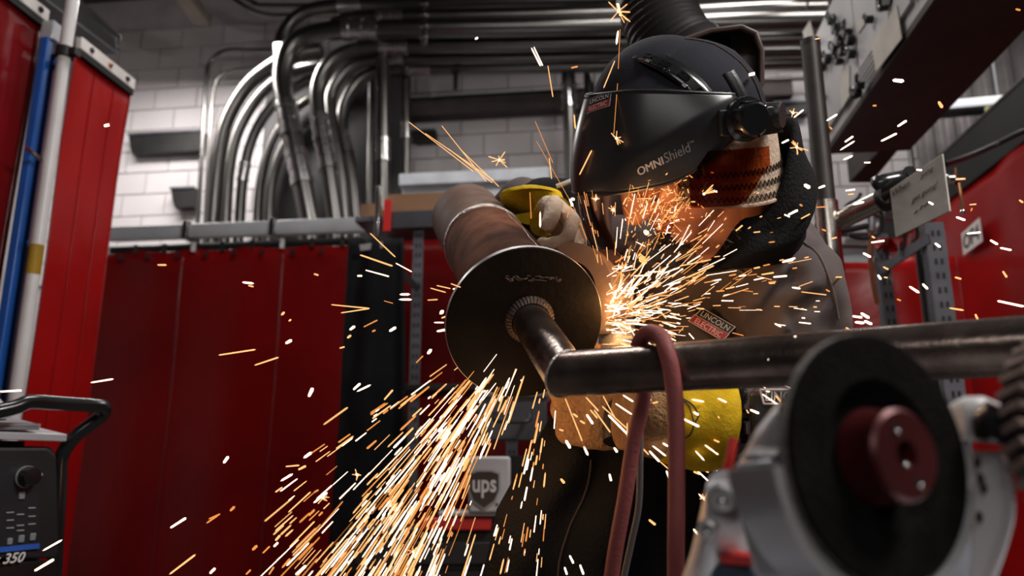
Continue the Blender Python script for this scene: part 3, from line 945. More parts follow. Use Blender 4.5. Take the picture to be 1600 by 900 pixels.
# ------------------------------------------------------------------ overhead control cabinet at the upper right
x0, x1, y0, y1, z0, z1 = 1.02, 1.37, 1.3, 3.42, 2.40, 2.96
t = thing('control_cabinet', 'long grey overhead control cabinet with dark underside and papers', 'cabinet', ((x0 + x1) / 2, (y0 + y1) / 2, z0))
obj('cabinet_body', MB().box(((x0 + x1) / 2, (y0 + y1) / 2, (z0 + z1) / 2), (x1 - x0, y1 - y0, z1 - z0)), M_cabinet, t, bevel=.006)
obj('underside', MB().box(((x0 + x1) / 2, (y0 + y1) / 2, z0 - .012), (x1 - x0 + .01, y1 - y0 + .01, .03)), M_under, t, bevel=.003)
for k in range(4):
    ya = y0 + .02 + k * (y1 - y0 - .04) / 4
    yb = ya + (y1 - y0 - .04) / 4 - .012
    dr = obj('door', MB().box((x0 - .008, (ya + yb) / 2, (z0 + z1) / 2 + .02), (.016, yb - ya, z1 - z0 - .07)), M_cabinet, t, bevel=.003)
def on_face(px, py):
    return WX(px, py, x0 - .018)
def face_quad(name, pts, m, th=.003, par=None):
    q = [on_face(*p) for p in pts]
    return obj(name, MB().slab(q, V((-th, 0, 0))), m, par or t, smooth=False)
face_quad('paper', [(1362, 70), (1402, 8), (1410, 60), (1370, 112)], M_paper)
face_quad('paper', [(1255, 50), (1266, 32), (1272, 56), (1258, 62)], M_paper)
face_quad('paper', [(1340, 36), (1350, 20), (1352, 38), (1342, 52)], M_paper)
face_quad('paper', [(1312, 118), (1328, 102), (1328, 150), (1316, 170)], M_paper)
lb = MB()
for k in range(5):
    q = on_face(1352 + k * 1.0, 94 + k * 7)
    lb.box(q, (.004, .16, .008), (V((1, 0, 0)), V((0, 1, .0)).normalized(), V((0, 0, 1))))
obj('printed_lines', lb, M_greylabel, t, kind='stuff', smooth=False)
gq = [on_face(x, y) for x, y in ((1370, -6), (1396, -8), (1392, 8), (1372, 18))]
obj('louver', MB().slab(gq, V((-.006, 0, 0))), M_dark, t, smooth=False)
# hooks, clips and small hardware stuck to the cabinet face
for i, (x, y, s_) in enumerate(((1306, 30, .03), (1313, 44, .035), (1318, 62, .04), (1330, 50, .03), (1336, 62, .03), (1312, 76, .035), (1324, 80, .03), (1338, 84, .025), (1300, 92, .03), (1291, 104, .03), (1318, 96, .025), (1272, 12, .018), (1388, 12, .02), (1366, 30, .02), (1351, 134, .028), (1342, 150, .022), (1348, 146, .02), (1290, 150, .02), (1296, 210, .018), (1279, 66, .018))):
    q = on_face(x, y)
    ck = thing('spring_clip', (['black spring clip on the cabinet face, in the crowded cluster over the post'] * 11 + ['black clip near the far upper edge of the grey cabinet face', 'black clip beside the louver above the large paper on the cabinet', 'black clip just left of the large paper, below the louver', 'topmost of three black clips low on the cabinet face by its dark edge', 'lowest of three black clips low on the cabinet face by its dark edge', 'middle of three black clips low on the cabinet face by its dark edge', 'small black clip right of the dark post at half its height', 'small black clip lowest on the cabinet face beside the dark post', 'small clip at the far cabinet corner beside the small paper'])[i], 'clip', q, group='clips on the control cabinet')
    a_ = random.uniform(-.8, .8)
    ax = (V((0, math.cos(a_), math.sin(a_))), V((0, -math.sin(a_), math.cos(a_))))
    obj('jaw', MB().box(q + V((-.018, 0, 0)), (.03, s_ * 1.3, s_), (V((1, 0, 0)), ax[0], ax[1])), M_dark, ck, bevel=.004)
    obj('ring', MB().tube([q + V((-.03, 0, 0)) + ax[0] * (s_ * .5 * math.cos(w * PI / 5)) + ax[1] * (s_ * (1.0 + .7 * math.sin(w * PI / 5))) for w in range(10)], .004, 6, closed=True), M_blackpaint, ck)
# hanging lower box and white tag under the cabinet's far end
a, b = WY(1326, 288, 3.75), WY(1390, 250, 3.75)
t3 = thing('junction_box', 'dark box hanging at the far lower end of the control cabinet', 'box', ((a.x + b.x) / 2, 3.7, a.z))
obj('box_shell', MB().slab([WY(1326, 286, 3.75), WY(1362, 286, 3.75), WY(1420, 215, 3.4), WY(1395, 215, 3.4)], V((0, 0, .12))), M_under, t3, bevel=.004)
obj('white_plate', MB().slab([WY(1326, 252, 3.76), WY(1338, 252, 3.76), WY(1336, 274, 3.76), WY(1328, 272, 3.76)], V((0, .01, 0))), M_offwhite, t3, smooth=False)

# ------------------------------------------------------------------ jib post with swing arm, clamp and hand lettered board
D = 2.05
k = D / FPX
pt = W(1266, 66, D)
x, y = pt.x, pt.y
hw = 14.5 * k
t = thing('jib_post', 'dark upright pipe post with a bright lower sleeve right of the welder', 'post', (x, y, 0))
obj('pipe', MB().tube([V((x, y, 0)), V((x, y, pt.z))], hw, 20), M_oldpipe, t)
zz = (_ray(1275, 338) * (D / 1)).z + 1.0
sl0, sl1 = W(1284, 375, D).z, W(1284, 336, D).z
obj('sleeve', MB().lathe([(hw, sl0 - .3), (hw * 1.18, sl0 - .3), (hw * 1.18, sl1), (hw, sl1)], V((x, y, 0)), V((0, 0, 1)), 24), M_brightpipe, t)
obj('end_cap', MB().lathe([(.002, .006), (hw * 1.03, .004), (hw * 1.03, -.012), (hw, -.012)], V((x, y, pt.z)), V((0, 0, 1)), 20), M_dark, t)
a, b = W(1288, 356, 1.98), W(1396, 304, 1.80)
t = thing('swing_arm', 'bright steel pipe arm reaching from post to the lettered board', 'arm', (a + b) / 2)
obj('pipe', MB().tube([a, b], 15.5 * 1.9 / FPX, 22), M_brightpipe, t)
obj('end_ring', MB().tube([a + (b - a).normalized() * .004 + (cr * math.cos(w * PI / 10) + cu * math.sin(w * PI / 10)) * .026 for w in range(20)], .004, 6, closed=True), M_brightpipe, t)
d = (b - a).normalized()
obj('socket', MB().lathe([(.025, -.03), (.031, -.03), (.031, .03), (.025, .03)], b, d, 20), M_dark, t)
# clamp / dark shackle over the arm
c = W(1400, 288, 1.78)
t = thing('work_clamp', 'black jaw clamp gripping the arm end above the lettered board', 'clamp', c)
obj('jaw', MB().tube(crom([W(1366, 293, 1.76), W(1378, 286, 1.75), W(1398, 282, 1.75), W(1424, 276, 1.76)], 6), [.012, .016, .019, .021, .021, .021, .02, .02, .02, .02, .02, .02, .02, .02, .018, .016, .016, .015, .014], 14), M_blackpaint, t)
obj('pivot', MB().lathe([(.003, -.02), (.017, -.02), (.017, .02), (.003, .02)], W(1414, 273, 1.755), -cf, 18), M_dark, t)
obj('pivot_hole', MB().lathe([(.003, -.022), (.007, -.022), (.007, .022), (.003, .022)], W(1414, 273, 1.755), -cf, 12), M_blackplastic, t)
obj('strap', MB().tube(crom([W(1374, 296, 1.74), W(1374, 310, 1.735), W(1384, 318, 1.74), W(1390, 312, 1.78)], 5), .004, 8), M_dark, t)
# the board
q = [W(1390, 296, 1.72), W(1472, 240, 1.62), W(1484, 330, 1.61), W(1399, 371, 1.71)]
t = thing('lettered_board', 'pale stained board with handwriting clamped at the swing arm end', 'board', q[3])
nb = (q[1] - q[0]).cross(q[3] - q[0]).normalized()
if nb.dot(cf) < 0: nb = -nb
obj('plate', MB().slab(q, nb * .006), M_board, t, bevel=.001, smooth=False)
def hand(sx, sy, s_, size, nm):
    o0 = q[0].lerp(q[1], sx).lerp(q[3].lerp(q[2], sx), sy)
    xd = (q[1] - q[0]).normalized()
    yd = (q[0] - q[3]).normalized()
    obj(nm, place(text_mb(s_, size, -.0002, .3, .0003), o0 - nb * .0012, xd, yd), M_ink, t, smooth=False)
hand(.20, .13, 'When', .019, 'lettering')
hand(.70, .14, 'going', .014, 'lettering')
hand(.62, .46, 'get going!', .0165, 'lettering')

sm = MB()
for (u0, v0, u1, v1) in ((.40, .74, .46, .70), (.5, .72, .56, .66), (.58, .70, .70, .66)):
    pa = q[0].lerp(q[1], u0).lerp(q[3].lerp(q[2], u0), v0)
    pb_ = q[0].lerp(q[1], u1).lerp(q[3].lerp(q[2], u1), v1)
    sm.tube([pa - nb * .0006, pb_ - nb * .0006], .0012, 5)
obj('pen_strokes', sm, M_ink, t, kind='stuff')
# copper electrode holder right of the board
t = thing('tee_handle', 'small copper tee handle and rod hanging right of the lettered board', 'handle', W(1504, 328, 1.66))
obj('stem', MB().tube([W(1478, 280, 1.66), W(1496, 283, 1.66)], .008, 10), M_dark, t)
obj('cross_bar', MB().tube([W(1492, 282, 1.655), W(1507, 281, 1.655)], .004, 8), M_copper, t)
obj('upper_rod', MB().tube([W(1494, 283, 1.66), W(1493, 262, 1.66)], .0028, 8), M_copper, t)
obj('lower_rod', MB().tube(crom([W(1498, 286, 1.655), W(1501, 305, 1.65), W(1504, 328, 1.65)], 5), .0042, 8), M_copper, t)
obj('tip', MB().ell(W(1504, 331, 1.65), (.006, .006, .006), nu=10, nv=8), M_chrome, t)
obj('ferrule', MB().lathe([(.009, -.008), (.012, -.006), (.012, .006), (.009, .008)], W(1484, 281, 1.66), cr, 14), M_galv_bright, t)

# ------------------------------------------------------------------ slotted rack with bench clutter right of the welder
rk = thing('slotted_rack', 'grey slotted angle rack with a diagonal brace, right of the welder', 'rack', (1.6, 3.0, 0))
def sl(px, py, dd, ztop_px, w=.055):
    p = W(px, py, dd)
    return rack_post(rk, p, 0, W(px, ztop_px, dd).z, M_slotted, w)
sl(1383, 420, 2.9, 362, .045)
sl(1472, 450, 2.6, 340, .062)
p, q2 = W(1374, 424, 2.88), W(1452, 372, 2.62)
d = (q2 - p).normalized()
obj('brace', MB().box((p + q2) / 2, ((q2 - p).length, .008, .034), (d, d.cross(cu).normalized(), d.cross(d.cross(cu)).normalized())), M_slotted, rk)
p, q2 = W(1300, 404, 3.0), W(1376, 404, 2.92)
obj('shelf_board', MB().slab([W(1296, 410, 2.95), W(1366, 410, 2.9), W(1378, 370, 3.35), W(1300, 370, 3.4)], V((0, 0, .012))), M_tray, rk, smooth=False)
t = thing('dark_post', 'slim black pipe upright between the two slotted posts', 'post', (W(1446, 450, 2.9).x, W(1446, 450, 2.9).y, 0))
p = W(1446, 450, 2.9)
obj('pipe', MB().tube([V((p.x, p.y, 0)), V((p.x, p.y, W(1446, 380, 2.9).z))], .022, 14), M_blackpaint, t)
obj('foot_plate', MB().box((p.x, p.y, .005), (.1, .1, .01)), M_dark, t)
# clutter on the rack shelf
for (pts, m, nm, lb, ct, th) in (
        ([(1300, 386), (1362, 386), (1368, 374), (1303, 374)], M_offwhite, 'steel_tray', 'pale steel tray edge on the cluttered rack shelf, lower of two', 'tray', .012),
        ([(1308, 368), (1366, 366), (1374, 356), (1312, 358)], M_offwhite, 'steel_tray', 'pale steel tray edge on the cluttered rack shelf, upper of two', 'tray', .012)):
    qq = [W(x, y, 3.0 if i < 2 else 3.15) for i, (x, y) in enumerate(pts)]
    tt_ = thing(nm, lb, ct, qq[0])
    obj('tray_floor', MB().slab(qq, V((0, 0, th))), m, tt_, smooth=False)
    obj('tray_lip', MB().tube([qq[0], qq[1]], .008, 8), M_galv_bright, tt_)
c = W(1388, 336, 3.0)
t = thing('grey_meter', 'small grey instrument box behind the arm end of the board', 'meter', c)
obj('case', MB().box(c, (.07, .08, .05), (cr, cf, cu)), M_slotted, t, bevel=.005)
obj('screw', MB().ell(c - cf * .042, (.004, .004, .004), nu=8, nv=6), M_chrome, t)
for i, (pts, r0, m, nm, lb, ct) in enumerate((
        ([(1318, 342), (1322, 322), (1338, 312), (1345, 302)], .006, M_blackplastic, 'cable_loop', 'black cable loop rising behind the bright swing arm', 'cable'),
        ([(1360, 330), (1376, 332), (1374, 362), (1350, 372), (1326, 368)], .007, M_blackplastic, 'cable_loop', 'black cable loop hanging under the bright swing arm', 'cable'),
        ([(1307, 361), (1330, 358), (1360, 352)], .010, M_oldpipe, 'pry_bar', 'dull steel bar lying under the bright swing arm', 'bar'),
        ([(1361, 352), (1360, 400), (1364, 440), (1371, 475)], .0075, M_copper, 'copper_strip', 'hanging copper chain strip glinting left of the slotted post', 'strip'))):
    q2 = [W(x, y, 2.4) for x, y in pts]
    o = obj(nm, MB().tube(crom(q2, 7), r0, 10), m, label=lb, cat=ct)
c = W(1361, 338, 2.4)
t = thing('torch_valve', 'small steel valve standing upright under the swing arm', 'valve', c)
obj('valve_body', MB().lathe([(.006, -.05), (.014, -.045), (.014, -.01), (.009, 0), (.009, .02), (.013, .024), (.013, .036), (.004, .04)], c, cu, 16), M_alu2, t)
obj('stub', MB().tube([c - cr * .03, c + cr * .03], .007, 8), M_chrome, t)
c = W(1390, 382, 2.9)
t = thing('red_sheet', 'crumpled red vinyl scrap glinting beneath the lettered board', 'scrap', c)
obj('vinyl_fold', MB().grid(lambda u, v: W(1366 + 50 * u, 372 + 20 * v, 2.9) + cf * (.02 * math.sin(u * 12 + v * 5)), 24, 8), M_vinyl, t, solid=.003)
obj('edge_clip', MB().box(W(1380, 376, 2.87), (.03, .01, .012), (cr, cf, cu)), M_chrome, t)
for (x, y) in ((1405, 372), (1424, 360)):
    c = W(x, y, 2.75)
    t = thing('c_clamp', 'small dark clamp hanging under the lettered board, ' + ('nearer the slotted post' if x > 1410 else 'nearer the red scrap'), 'clamp', c)
    obj('frame', MB().tube(crom([c + cu * .03, c + cr * .018 + cu * .02, c + cr * .018 - cu * .03, c - cu * .04]), .007, 8), M_dark, t)
    obj('screw', MB().tube([c - cu * .06, c - cu * .01], .005, 8), M_chrome, t)

# ------------------------------------------------------------------ right curtain with black hem and the stencilled card
XR = 2.0
bz = WX(1600, 215, XR).z
t, fnR = curtain('welding_curtain', 'large red welding curtain with a wide black top border, along the right side', 1.4, 5.6, 0, .1, bz, M_vinyl, .012, 6, dirx=V((0, 1, 0)), org=V((XR, 0, 0)), seed=9)
obj('border', MB().slab([V((XR - .02, 1.4, bz - .03)), V((XR - .02, 5.6, bz - .03)), V((XR - .02, 5.6, bz + .24)), V((XR - .02, 1.4, bz + .24))], V((.03, 0, 0))), M_hem, t, bevel=.004, smooth=False)
obj('top_tube', MB().tube([V((XR, 1.3, bz + .25)), V((XR, 5.7, bz + .25))], .024, 12), M_dark, t)
cbl = [WX(x, y, XR - .05) for x, y in ((1600, 222), (1560, 224), (1520, 240), (1476, 258))]
cbl = [W(1640, 196, 2.6), W(1600, 205, 2.7), W(1556, 226, 2.8), W(1515, 244, 2.7), W(1476, 257, 2.4)]
obj('power_cable', MB().tube(crom(cbl, 8), .010, 10), M_blackplastic, label='black cable swinging from the right curtain border to the board', cat='cable')
cp = [WX(x, y, XR - .035) for x, y in ((1503, 365), (1531, 340), (1536, 377), (1506, 399))]
card = thing('bay_card', 'white card lettered OF4 on the right red curtain', 'sign', cp[3])
obj('card', MB().slab(cp, V((-.003, 0, 0))), M_whitelabel, card, smooth=False)
cc_ = sum(cp, V()) / 4
yd = ((cp[0] - cp[3]) + (cp[1] - cp[2])).normalized()
xd = ((cp[1] - cp[0]) + (cp[2] - cp[3]))
wd = xd.length / 2
xd = xd.normalized()
ht = ((cp[0] - cp[3]).length + (cp[1] - cp[2]).length) / 2
tx = text_mb('OF4', 1.0, .02)
xs = [v.x for v in tx.v]; ys = [v.y for v in tx.v]
sx, sy = wd * .84 / (max(xs) - min(xs)), ht * .66 / (max(ys) - min(ys))
mx, my = (max(xs) + min(xs)) / 2, (max(ys) + min(ys)) / 2
tx.v = [V(((v.x - mx) * sx, (v.y - my) * sy, v.z)) for v in tx.v]
obj('lettering', place(tx, cc_ + V((-.0045, 0, 0)), xd, yd), M_ink, card, smooth=False)
# pale post end and window-like plate near the curtain head
a = WY(1502, 222, 5.2)
t = thing('pale_bracket', 'small pale rectangular plate on the wall near the right curtain head', 'plate', a)
obj('plate', MB().slab([WY(1494, 232, 5.2), WY(1506, 226, 5.2), WY(1508, 262, 5.2), WY(1497, 270, 5.2)], V((0, .03, 0))), M_white, t, bevel=.003)
obj('edge', MB().tube([WY(1494, 232, 5.19), WY(1497, 270, 5.19)], .012, 8), M_tray, t)
a, b = WY(1418, 200, 4.8), WY(1428, 268, 4.8)
t = thing('grey_conduit_drop', 'thin grey vertical conduit on the block wall above the board', 'conduit', (b.x, 4.8, b.z - .4))
obj('tube', MB().tube([V((a.x, 4.8, b.z - .4)), V((a.x, 4.8, a.z + .4))], .016, 12), M_galv, t)
obj('strap', MB().box((a.x, 4.79, b.z), (.06, .03, .02)), M_galv_bright, t)

# hanging tube lamp in the far right bay
a, b = WY(1482, 166, 5.0), WY(1592, 156, 5.0)
t = thing('tube_lamp', 'hanging lit tube lamp against the corrugated sheet at far right', 'lamp', (a + b) / 2)
d = (b - a).normalized()
obj('diffuser', MB().box((a + b) / 2, ((b - a).length, .08, .06), (d, V((0, 1, 0)), d.cross(V((0, 1, 0))))), M_lampon, t, bevel=.012)
obj('housing', MB().box((a + b) / 2 - V((.02, 0, .05)), ((b - a).length + .05, .09, .035), (d, V((0, 1, 0)), d.cross(V((0, 1, 0))))), M_dark, t, bevel=.005)
c = WY(1548, 172, 4.93)
obj('yellow_tag', MB().box(c, (.06, .03, .05)), mat('pale_yellow_tag', (.65, .62, .30), .5), t, bevel=.004)
c = WY(1551, 96, 5.0)
e_ = WY(1560, 152, 5.0)
obj('hanger_rod', MB().tube([V((e_.x, 5.0, e_.z)), V((e_.x, 5.0, 5.3))], .008, 8), M_tray, t)

# horizontal pipes and dark rail seen over the fume hood at the right
for (p0_, p1_, hw_, lb) in (((1090, 100), (1262, 96), 5, 'thin horizontal pipe right of the fume hood, lower'), ((1095, 128), (1262, 122), 4, 'thin horizontal pipe low behind the fume hood')):
    obj('wall_pipe', MB().tube([WY(*p0_, 5.7), WY(*p1_, 5.7)], hw_ * 5.6 / FPX, 12), M_galv, label=lb, cat='pipe')
# ------------------------------------------------------------------ the pipe workpiece on its stand arm
axis = V(cr * -.225 + cu * .335 + cf).normalized()
FC = W(826, 497, 1.02)                 # pipe and stub axis at the flange
DC = W(819.5, 505, 1.02)               # centre of the disc
rd = .1055
rp_ = .0715
x_ = axis.orthogonal().normalized()
wp_ = thing('pipe_workpiece', 'rusty steel pipe with weld bead and round black end flange being ground', 'workpiece', FC)
Lp = .57
def wall_pipe(h0, h1, ro, th, m, nm, par=None):
    return obj(nm, MB().loft([[FC + axis * h + (x_ * math.cos(2 * PI * j / 64) + axis.cross(x_) * math.sin(2 * PI * j / 64)) * r for j in range(64)] for r, h in ((ro, h0), (ro, h1), (ro - th, h1), (ro - th, h0))], closed=True), m, wp_)
off = (cr * 7.5 + cu * 4.0) * (1.02 / FPX)
FC0 = FC.copy()
FC = FC + off
wb = .36
wall_pipe(.008, wb, rp_, .007, M_brownsteel, 'near_pipe')
wall_pipe(wb + .004, Lp, rp_ - .0005, .007, M_greysteel, 'far_pipe')
bead = MB()
rings = []
for j in range(140):
    a_ = 2 * PI * j / 140
    dr = x_ * math.cos(a_) + axis.cross(x_) * math.sin(a_)
    rr = rp_ + .0014 + .0003 * math.sin(j * 2.4) + .0007 * noise.noise(V((j * .4, 0, 0)))
    c = FC + axis * (wb + .002 + .0015 * noise.noise(V((j * .2, 4, 0)))) + dr * (rp_ - .001)
    rings.append([c + dr * ((rr - rp_ + .002) * math.sin(b * PI / 4) if b <= 4 else -.003) + axis * (.0095 * math.cos(b * PI / 4)) for b in range(5)] + [c - dr * .003])
obj('weld_bead', bead.loft(rings, closed=True), M_bead, wp_)
# bright scratch along the pipe
sc_ = []
for i in range(16):
    h = .03 + .32 * i / 15
    best = None
    a_ = .0
    dirs = (cu * .86 + cr * .5 - axis * (cu * .86 + cr * .5).dot(axis)).normalized()
    ax2 = axis.cross(dirs)
    aa = -.12 + .035 * math.sin(i * .9) + .02 * (i % 2)
    sc_.append(FC + axis * h + (dirs * math.cos(aa) + ax2 * math.sin(aa)) * (rp_ + .0003))
obj('scratch', MB().tube(sc_, .0009, 5), M_bead, wp_)
FC = FC0
fl = obj('flange', MB().lathe([(.002, -.006), (rd - .0015, -.006), (rd, -.0045), (rd, .0045), (rd - .0015, .006), (.002, .006)], DC, axis, 96), M_flange, wp_)
obj('flange_edge', MB().lathe([(rd - .0006, -.0047), (rd + .0005, -.004), (rd + .0005, .004), (rd - .0006, .0047)], DC, axis, 96), M_edge, fl, label='bright cut rim of the flange')
lv = MB()
for i in range(26):
    a_ = DC + cu * (.066 + random.gauss(0, .0028) - .00025 * (i - 13)) + cr * (-.03 + .0029 * i) - axis * .0058
    a_ = a_ - axis * ((a_ - DC).dot(axis) + .0062)
    lv.ell(a_, (random.uniform(.002, .005), random.uniform(.001, .0022), .0007), (cr, cu.cross(axis).cross(axis).normalized(), axis), 8, 6)
obj('slag_mark', lv, M_blacksteel, fl, kind='stuff')
# stub pipe, collar weld, elbow and long arm
rs = .0252
SE = FC - axis * .178
arm_end = W(1800, 528, .60)
ad = (arm_end - SE).normalized()
stand = thing('stand_arm', 'long dark steel pipe arm with a mitred elbow carrying the flange', 'pipe arm', SE)
# mitre joint: cut ring shared by both pipes
bis = ((-axis).normalized() - ad)
n_m = (-axis + ad * -1.0)
mit_n = (-axis - (-ad)).normalized() if False else ((-axis) + ad).normalized()
def ring_on_plane(p_axis, dirn, plane_p, plane_n, r, n=32, xr=None):
    xr = xr or dirn.orthogonal().normalized()
    xr = (xr - dirn * xr.dot(dirn)).normalized()
    yr = dirn.cross(xr)
    out_ = []
    for j in range(n):
        b0 = p_axis + (xr * math.cos(2 * PI * j / n) + yr * math.sin(2 * PI * j / n)) * r
        s_ = (plane_p - b0).dot(plane_n) / dirn.dot(plane_n)
        out_.append(b0 + dirn * s_)
    return out_
d1 = -axis
r0 = ring_on_plane(FC - axis * .006, d1, FC - axis * .0055, axis, rs)
r1 = ring_on_plane(FC - axis * .006, d1, SE, mit_n, rs)
obj('stub_pipe', MB().loft([r0, r1]), M_blacksteel, stand)
r2 = ring_on_plane(SE, ad, SE, mit_n, rs)
r3 = ring_on_plane(SE, ad, arm_end, ad, rs)
rows = [[p.lerp(q_, i / 12) for p, q_ in zip(r2, r3)] for i in range(13)]
obj('arm_pipe', MB().loft(rows), M_blacksteel, stand)
obj('mitre_weld', MB().tube(r2, .0018, 8, closed=True), M_bead, stand)
rings = []
for j in range(160):
    a_ = 2 * PI * j / 160
    xr = axis.orthogonal().normalized()
    dr = xr * math.cos(a_) + axis.cross(xr) * math.sin(a_)
    s_ = .0085 + .0005 * math.sin(j * 1.57)
    c = FC - axis * .006
    rings.append([c + dr * (rs - .001), c + dr * (rs + s_), c + dr * (rs + s_ * .75) - axis * s_ * .55, c + dr * (rs + .001) - axis * s_ * 1.15])
obj('collar_weld', MB().loft(rings, closed=True), mat('dark_weld', (.06, .042, .036), .45, .5, var=.3, scale=60, bump=.3, bscale=200), stand)
ue = W(1800, 528, .60)
obj('support_leg', MB().tube([arm_end, V((arm_end.x, arm_end.y, 0))], .03, 16), M_oldpipe, stand)

# ------------------------------------------------------------------ red hose looped over the arm and the thin grey cable
def arm_at(px):                        # point of the arm axis seen at column px
    lo, hi = 0.0, (arm_end - SE).length
    for _ in range(40):
        m_ = (lo + hi) / 2
        p = SE + ad * m_
        v = p - CAM
        x = 800 + FPX * v.dot(cr) / v.dot(cf)
        if x < px: lo = m_
        else: hi = m_
    return SE + ad * lo
pa_ = arm_at(1036)
da_ = (pa_ - CAM).dot(cf)
rh = .0085
fr_ = [W(1057, 1000, da_ - .045), W(1056, 880, da_ - .045), W(1057, 760, da_ - .045), W(1056, 650, da_ - .042), W(1050, 585, da_ - .040), W(1041, 548, da_ - .034)]
top = [pa_ + cu * (rs + rh) - cf * .016 - cr * .006, pa_ + cu * (rs + rh + .001) + cf * .01 - cr * .016]
bk = [pa_ + cu * .01 + cf * (rs + rh + .002) - cr * .022, W(1006, 612, da_ + .05), W(990, 690, da_ + .06), W(976, 780, da_ + .06), W(960, 870, da_ + .06), W(944, 990, da_ + .06)]
obj('rubber_hose', MB().tube(crom(fr_ + top + bk, 8), rh, 16), M_hose, label='dull red rubber hose looped over the dark pipe arm', cat='hose')
gc = [W(1001, 640, .93), W(1000, 720, .93), W(998, 790, .93), W(986, 850, .93), W(972, 920, .93), W(965, 1000, .93)]
obj('thin_cable', MB().tube(crom(gc, 7), .0042, 10), M_cable, label='thin grey cable hanging just behind the rear hose strand', cat='cable')

# ------------------------------------------------------------------ foreground angle grinders
GD = .40
def grinder(c, n, R_, lab, wheel=True, mirror=1):
    """c wheel centre, n wheel normal (towards viewer side), u image up"""
    r_, u_, f_ = frame(c)
    n = n.normalized()
    u = (u_ - n * u_.dot(n)).normalized()
    s = n.cross(u)                       # sideways in the wheel plane
    t = thing('angle_grinder', lab, 'grinder', c - u * R_)
    return t, n, u, s
gc0 = W(1372, 713, GD)
r_, u_, f_ = frame(gc0)
an = R(50)
n = (r_ * math.sin(an) - f_ * math.cos(an) + u_ * .05).normalized()
Rw = .0640
t, n, u, s = grinder(gc0, n, Rw, 'nearest angle grinder with black wheel and dark red flange nut')
whl = obj('wheel', MB().lathe([(.004, -.0062), (.030, -.0062), (.034, -.0035), (Rw - .001, -.0035), (Rw, -.0025), (Rw, .0028), (Rw - .0012, .004), (.040, .0035), (.034, -.001), (.030, -.0045), (.004, -.0045)], gc0, n, 96), M_wheel, t, ang=18)
obj('worn_rim', MB().lathe([(Rw - .0016, -.0046), (Rw + .0004, -.003), (Rw + .0004, .0016), (Rw - .0016, .0030)], gc0, n, 96), M_rim, whl, label='grey worn rim of the wheel')
nutc = gc0 + n * .001
nt_ = obj('flange_nut', MB().lathe([(.0065, .014), (.0072, .0165), (.0215, .0165), (.0235, .0145), (.0235, .004), (.0255, -.004), (.0055, -.004), (.0058, .006)], nutc, n, 64), M_nut, t)
obj('bore_glint', MB().ell(nutc + n * .014 - u * .0052 + s * .001 * (1 if s.dot(r_) > 0 else -1), (.0016, .0016, .0016), nu=10, nv=8), M_chrome, nt_)
for sgn in (-1, 1):
    pc_ = nutc + n * .0166 + (u * .93 + s * .36) * (.0145 * sgn)
    obj('pin_hole', MB().lathe([(.0005, .0002), (.0024, .0002), (.0024, -.002)], pc_, n, 16), M_dark, nt_)
    obj('hole_glint', MB().ell(pc_ - u * .002 + n * .0004, (.0012, .0012, .0012), nu=8, nv=6), M_chrome, nt_)
obj('spindle', MB().lathe([(.004, -.03), (.0055, -.03), (.0055, .007), (.001, .007)], nutc, n, 20), M_dark, t)
# guard: swept shell around the left and lower side
ga = MB()
ref = -u
Rg = .0705
arc = [(Rg, -.031), (Rg + .0022, -.031), (Rg + .0022, -.0005), (Rg, -.0005)]
# angle measured from s axis
def guard_arc(a0, a1, prof, nseg=48):
    return MB().loft([[gc0 + n * h + (s * math.cos(a) + u * math.sin(a)) * rr for rr, h in prof] for a in [a0 + (a1 - a0) * i / nseg for i in range(nseg + 1)]])
sgn_ = 1 if s.dot(r_) > 0 else -1
A0, A1 = (R(184), R(345)) if sgn_ > 0 else (R(-4), R(-165))
g = obj('guard', guard_arc(A0, A1, arc), M_alu2, t)
obj('guard_back', guard_arc(A0, A1, [(.020, -.0325), (Rg + .0022, -.0325), (Rg + .0022, -.031), (.020, -.031)]), M_alu2, g)
obj('guard_lip', guard_arc(A0, A1, [(Rg - .004, -.0005), (Rg + .0022, -.0005), (Rg + .0022, .0008), (Rg - .004, .0008)]), M_alu, g)
# gear head and body behind the wheel
bd = (u_ * -.42 - r_ * .55 + f_ * .30).normalized()
hc = gc0 - n * .050
g1 = MB()
def sect(c, w, h, ax, nrm, k=18, p=3.2):
    b_ = ax.cross(nrm).normalized()
    out_ = []
    for j in range(k):
        a = 2 * PI * j / k
        cx_, sy_ = math.cos(a), math.sin(a)
        out_.append(c + nrm * (w * abs(cx_) ** (2 / p) * (1 if cx_ > 0 else -1)) + b_ * (h * abs(sy_) ** (2 / p) * (1 if sy_ > 0 else -1)))
    return out_
hx = [W(1256, 622, .44), W(1222, 634, .455), W(1160, 712, .47), W(1148, 770, .48)]
obj('gear_head', MB().loft([sect(W(1248, 672, .44), .016, .018, (r_ * -1 + u_ * -.3).normalized(), u_), sect(W(1222, 690, .445), .022, .022, (r_ * -1 + u_ * -.4).normalized(), u_), sect(W(1190, 728, .455), .022, .024, (r_ * -1 + u_ * -.8).normalized(), u_), sect(W(1160, 775, .47), .019, .022, (r_ * -.7 - u_).normalized(), u_)]), M_alu, t)
obj('neck', MB().lathe([(.026, -.048), (.030, -.044), (.030, -.034), (.020, -.033)], gc0, n, 32), M_alu, t)
obj('head_screw', MB().lathe([(.001, .004), (.0055, .003), (.0065, 0), (.0065, -.004)], W(1234, 642, .418), -f_, 16), M_blackpaint, t)
obj('screw_glint', MB().ell(W(1233, 637, .417), (.0018, .0018, .0018), nu=8, nv=6), M_chrome, t)
obj('screw_plate', MB().prism([(-.006, -.010), (.007, -.004), (.007, .009), (-.005, .010)], W(1237, 648, .425), r_, u_, .004), M_blackplastic, t, bevel=.001)
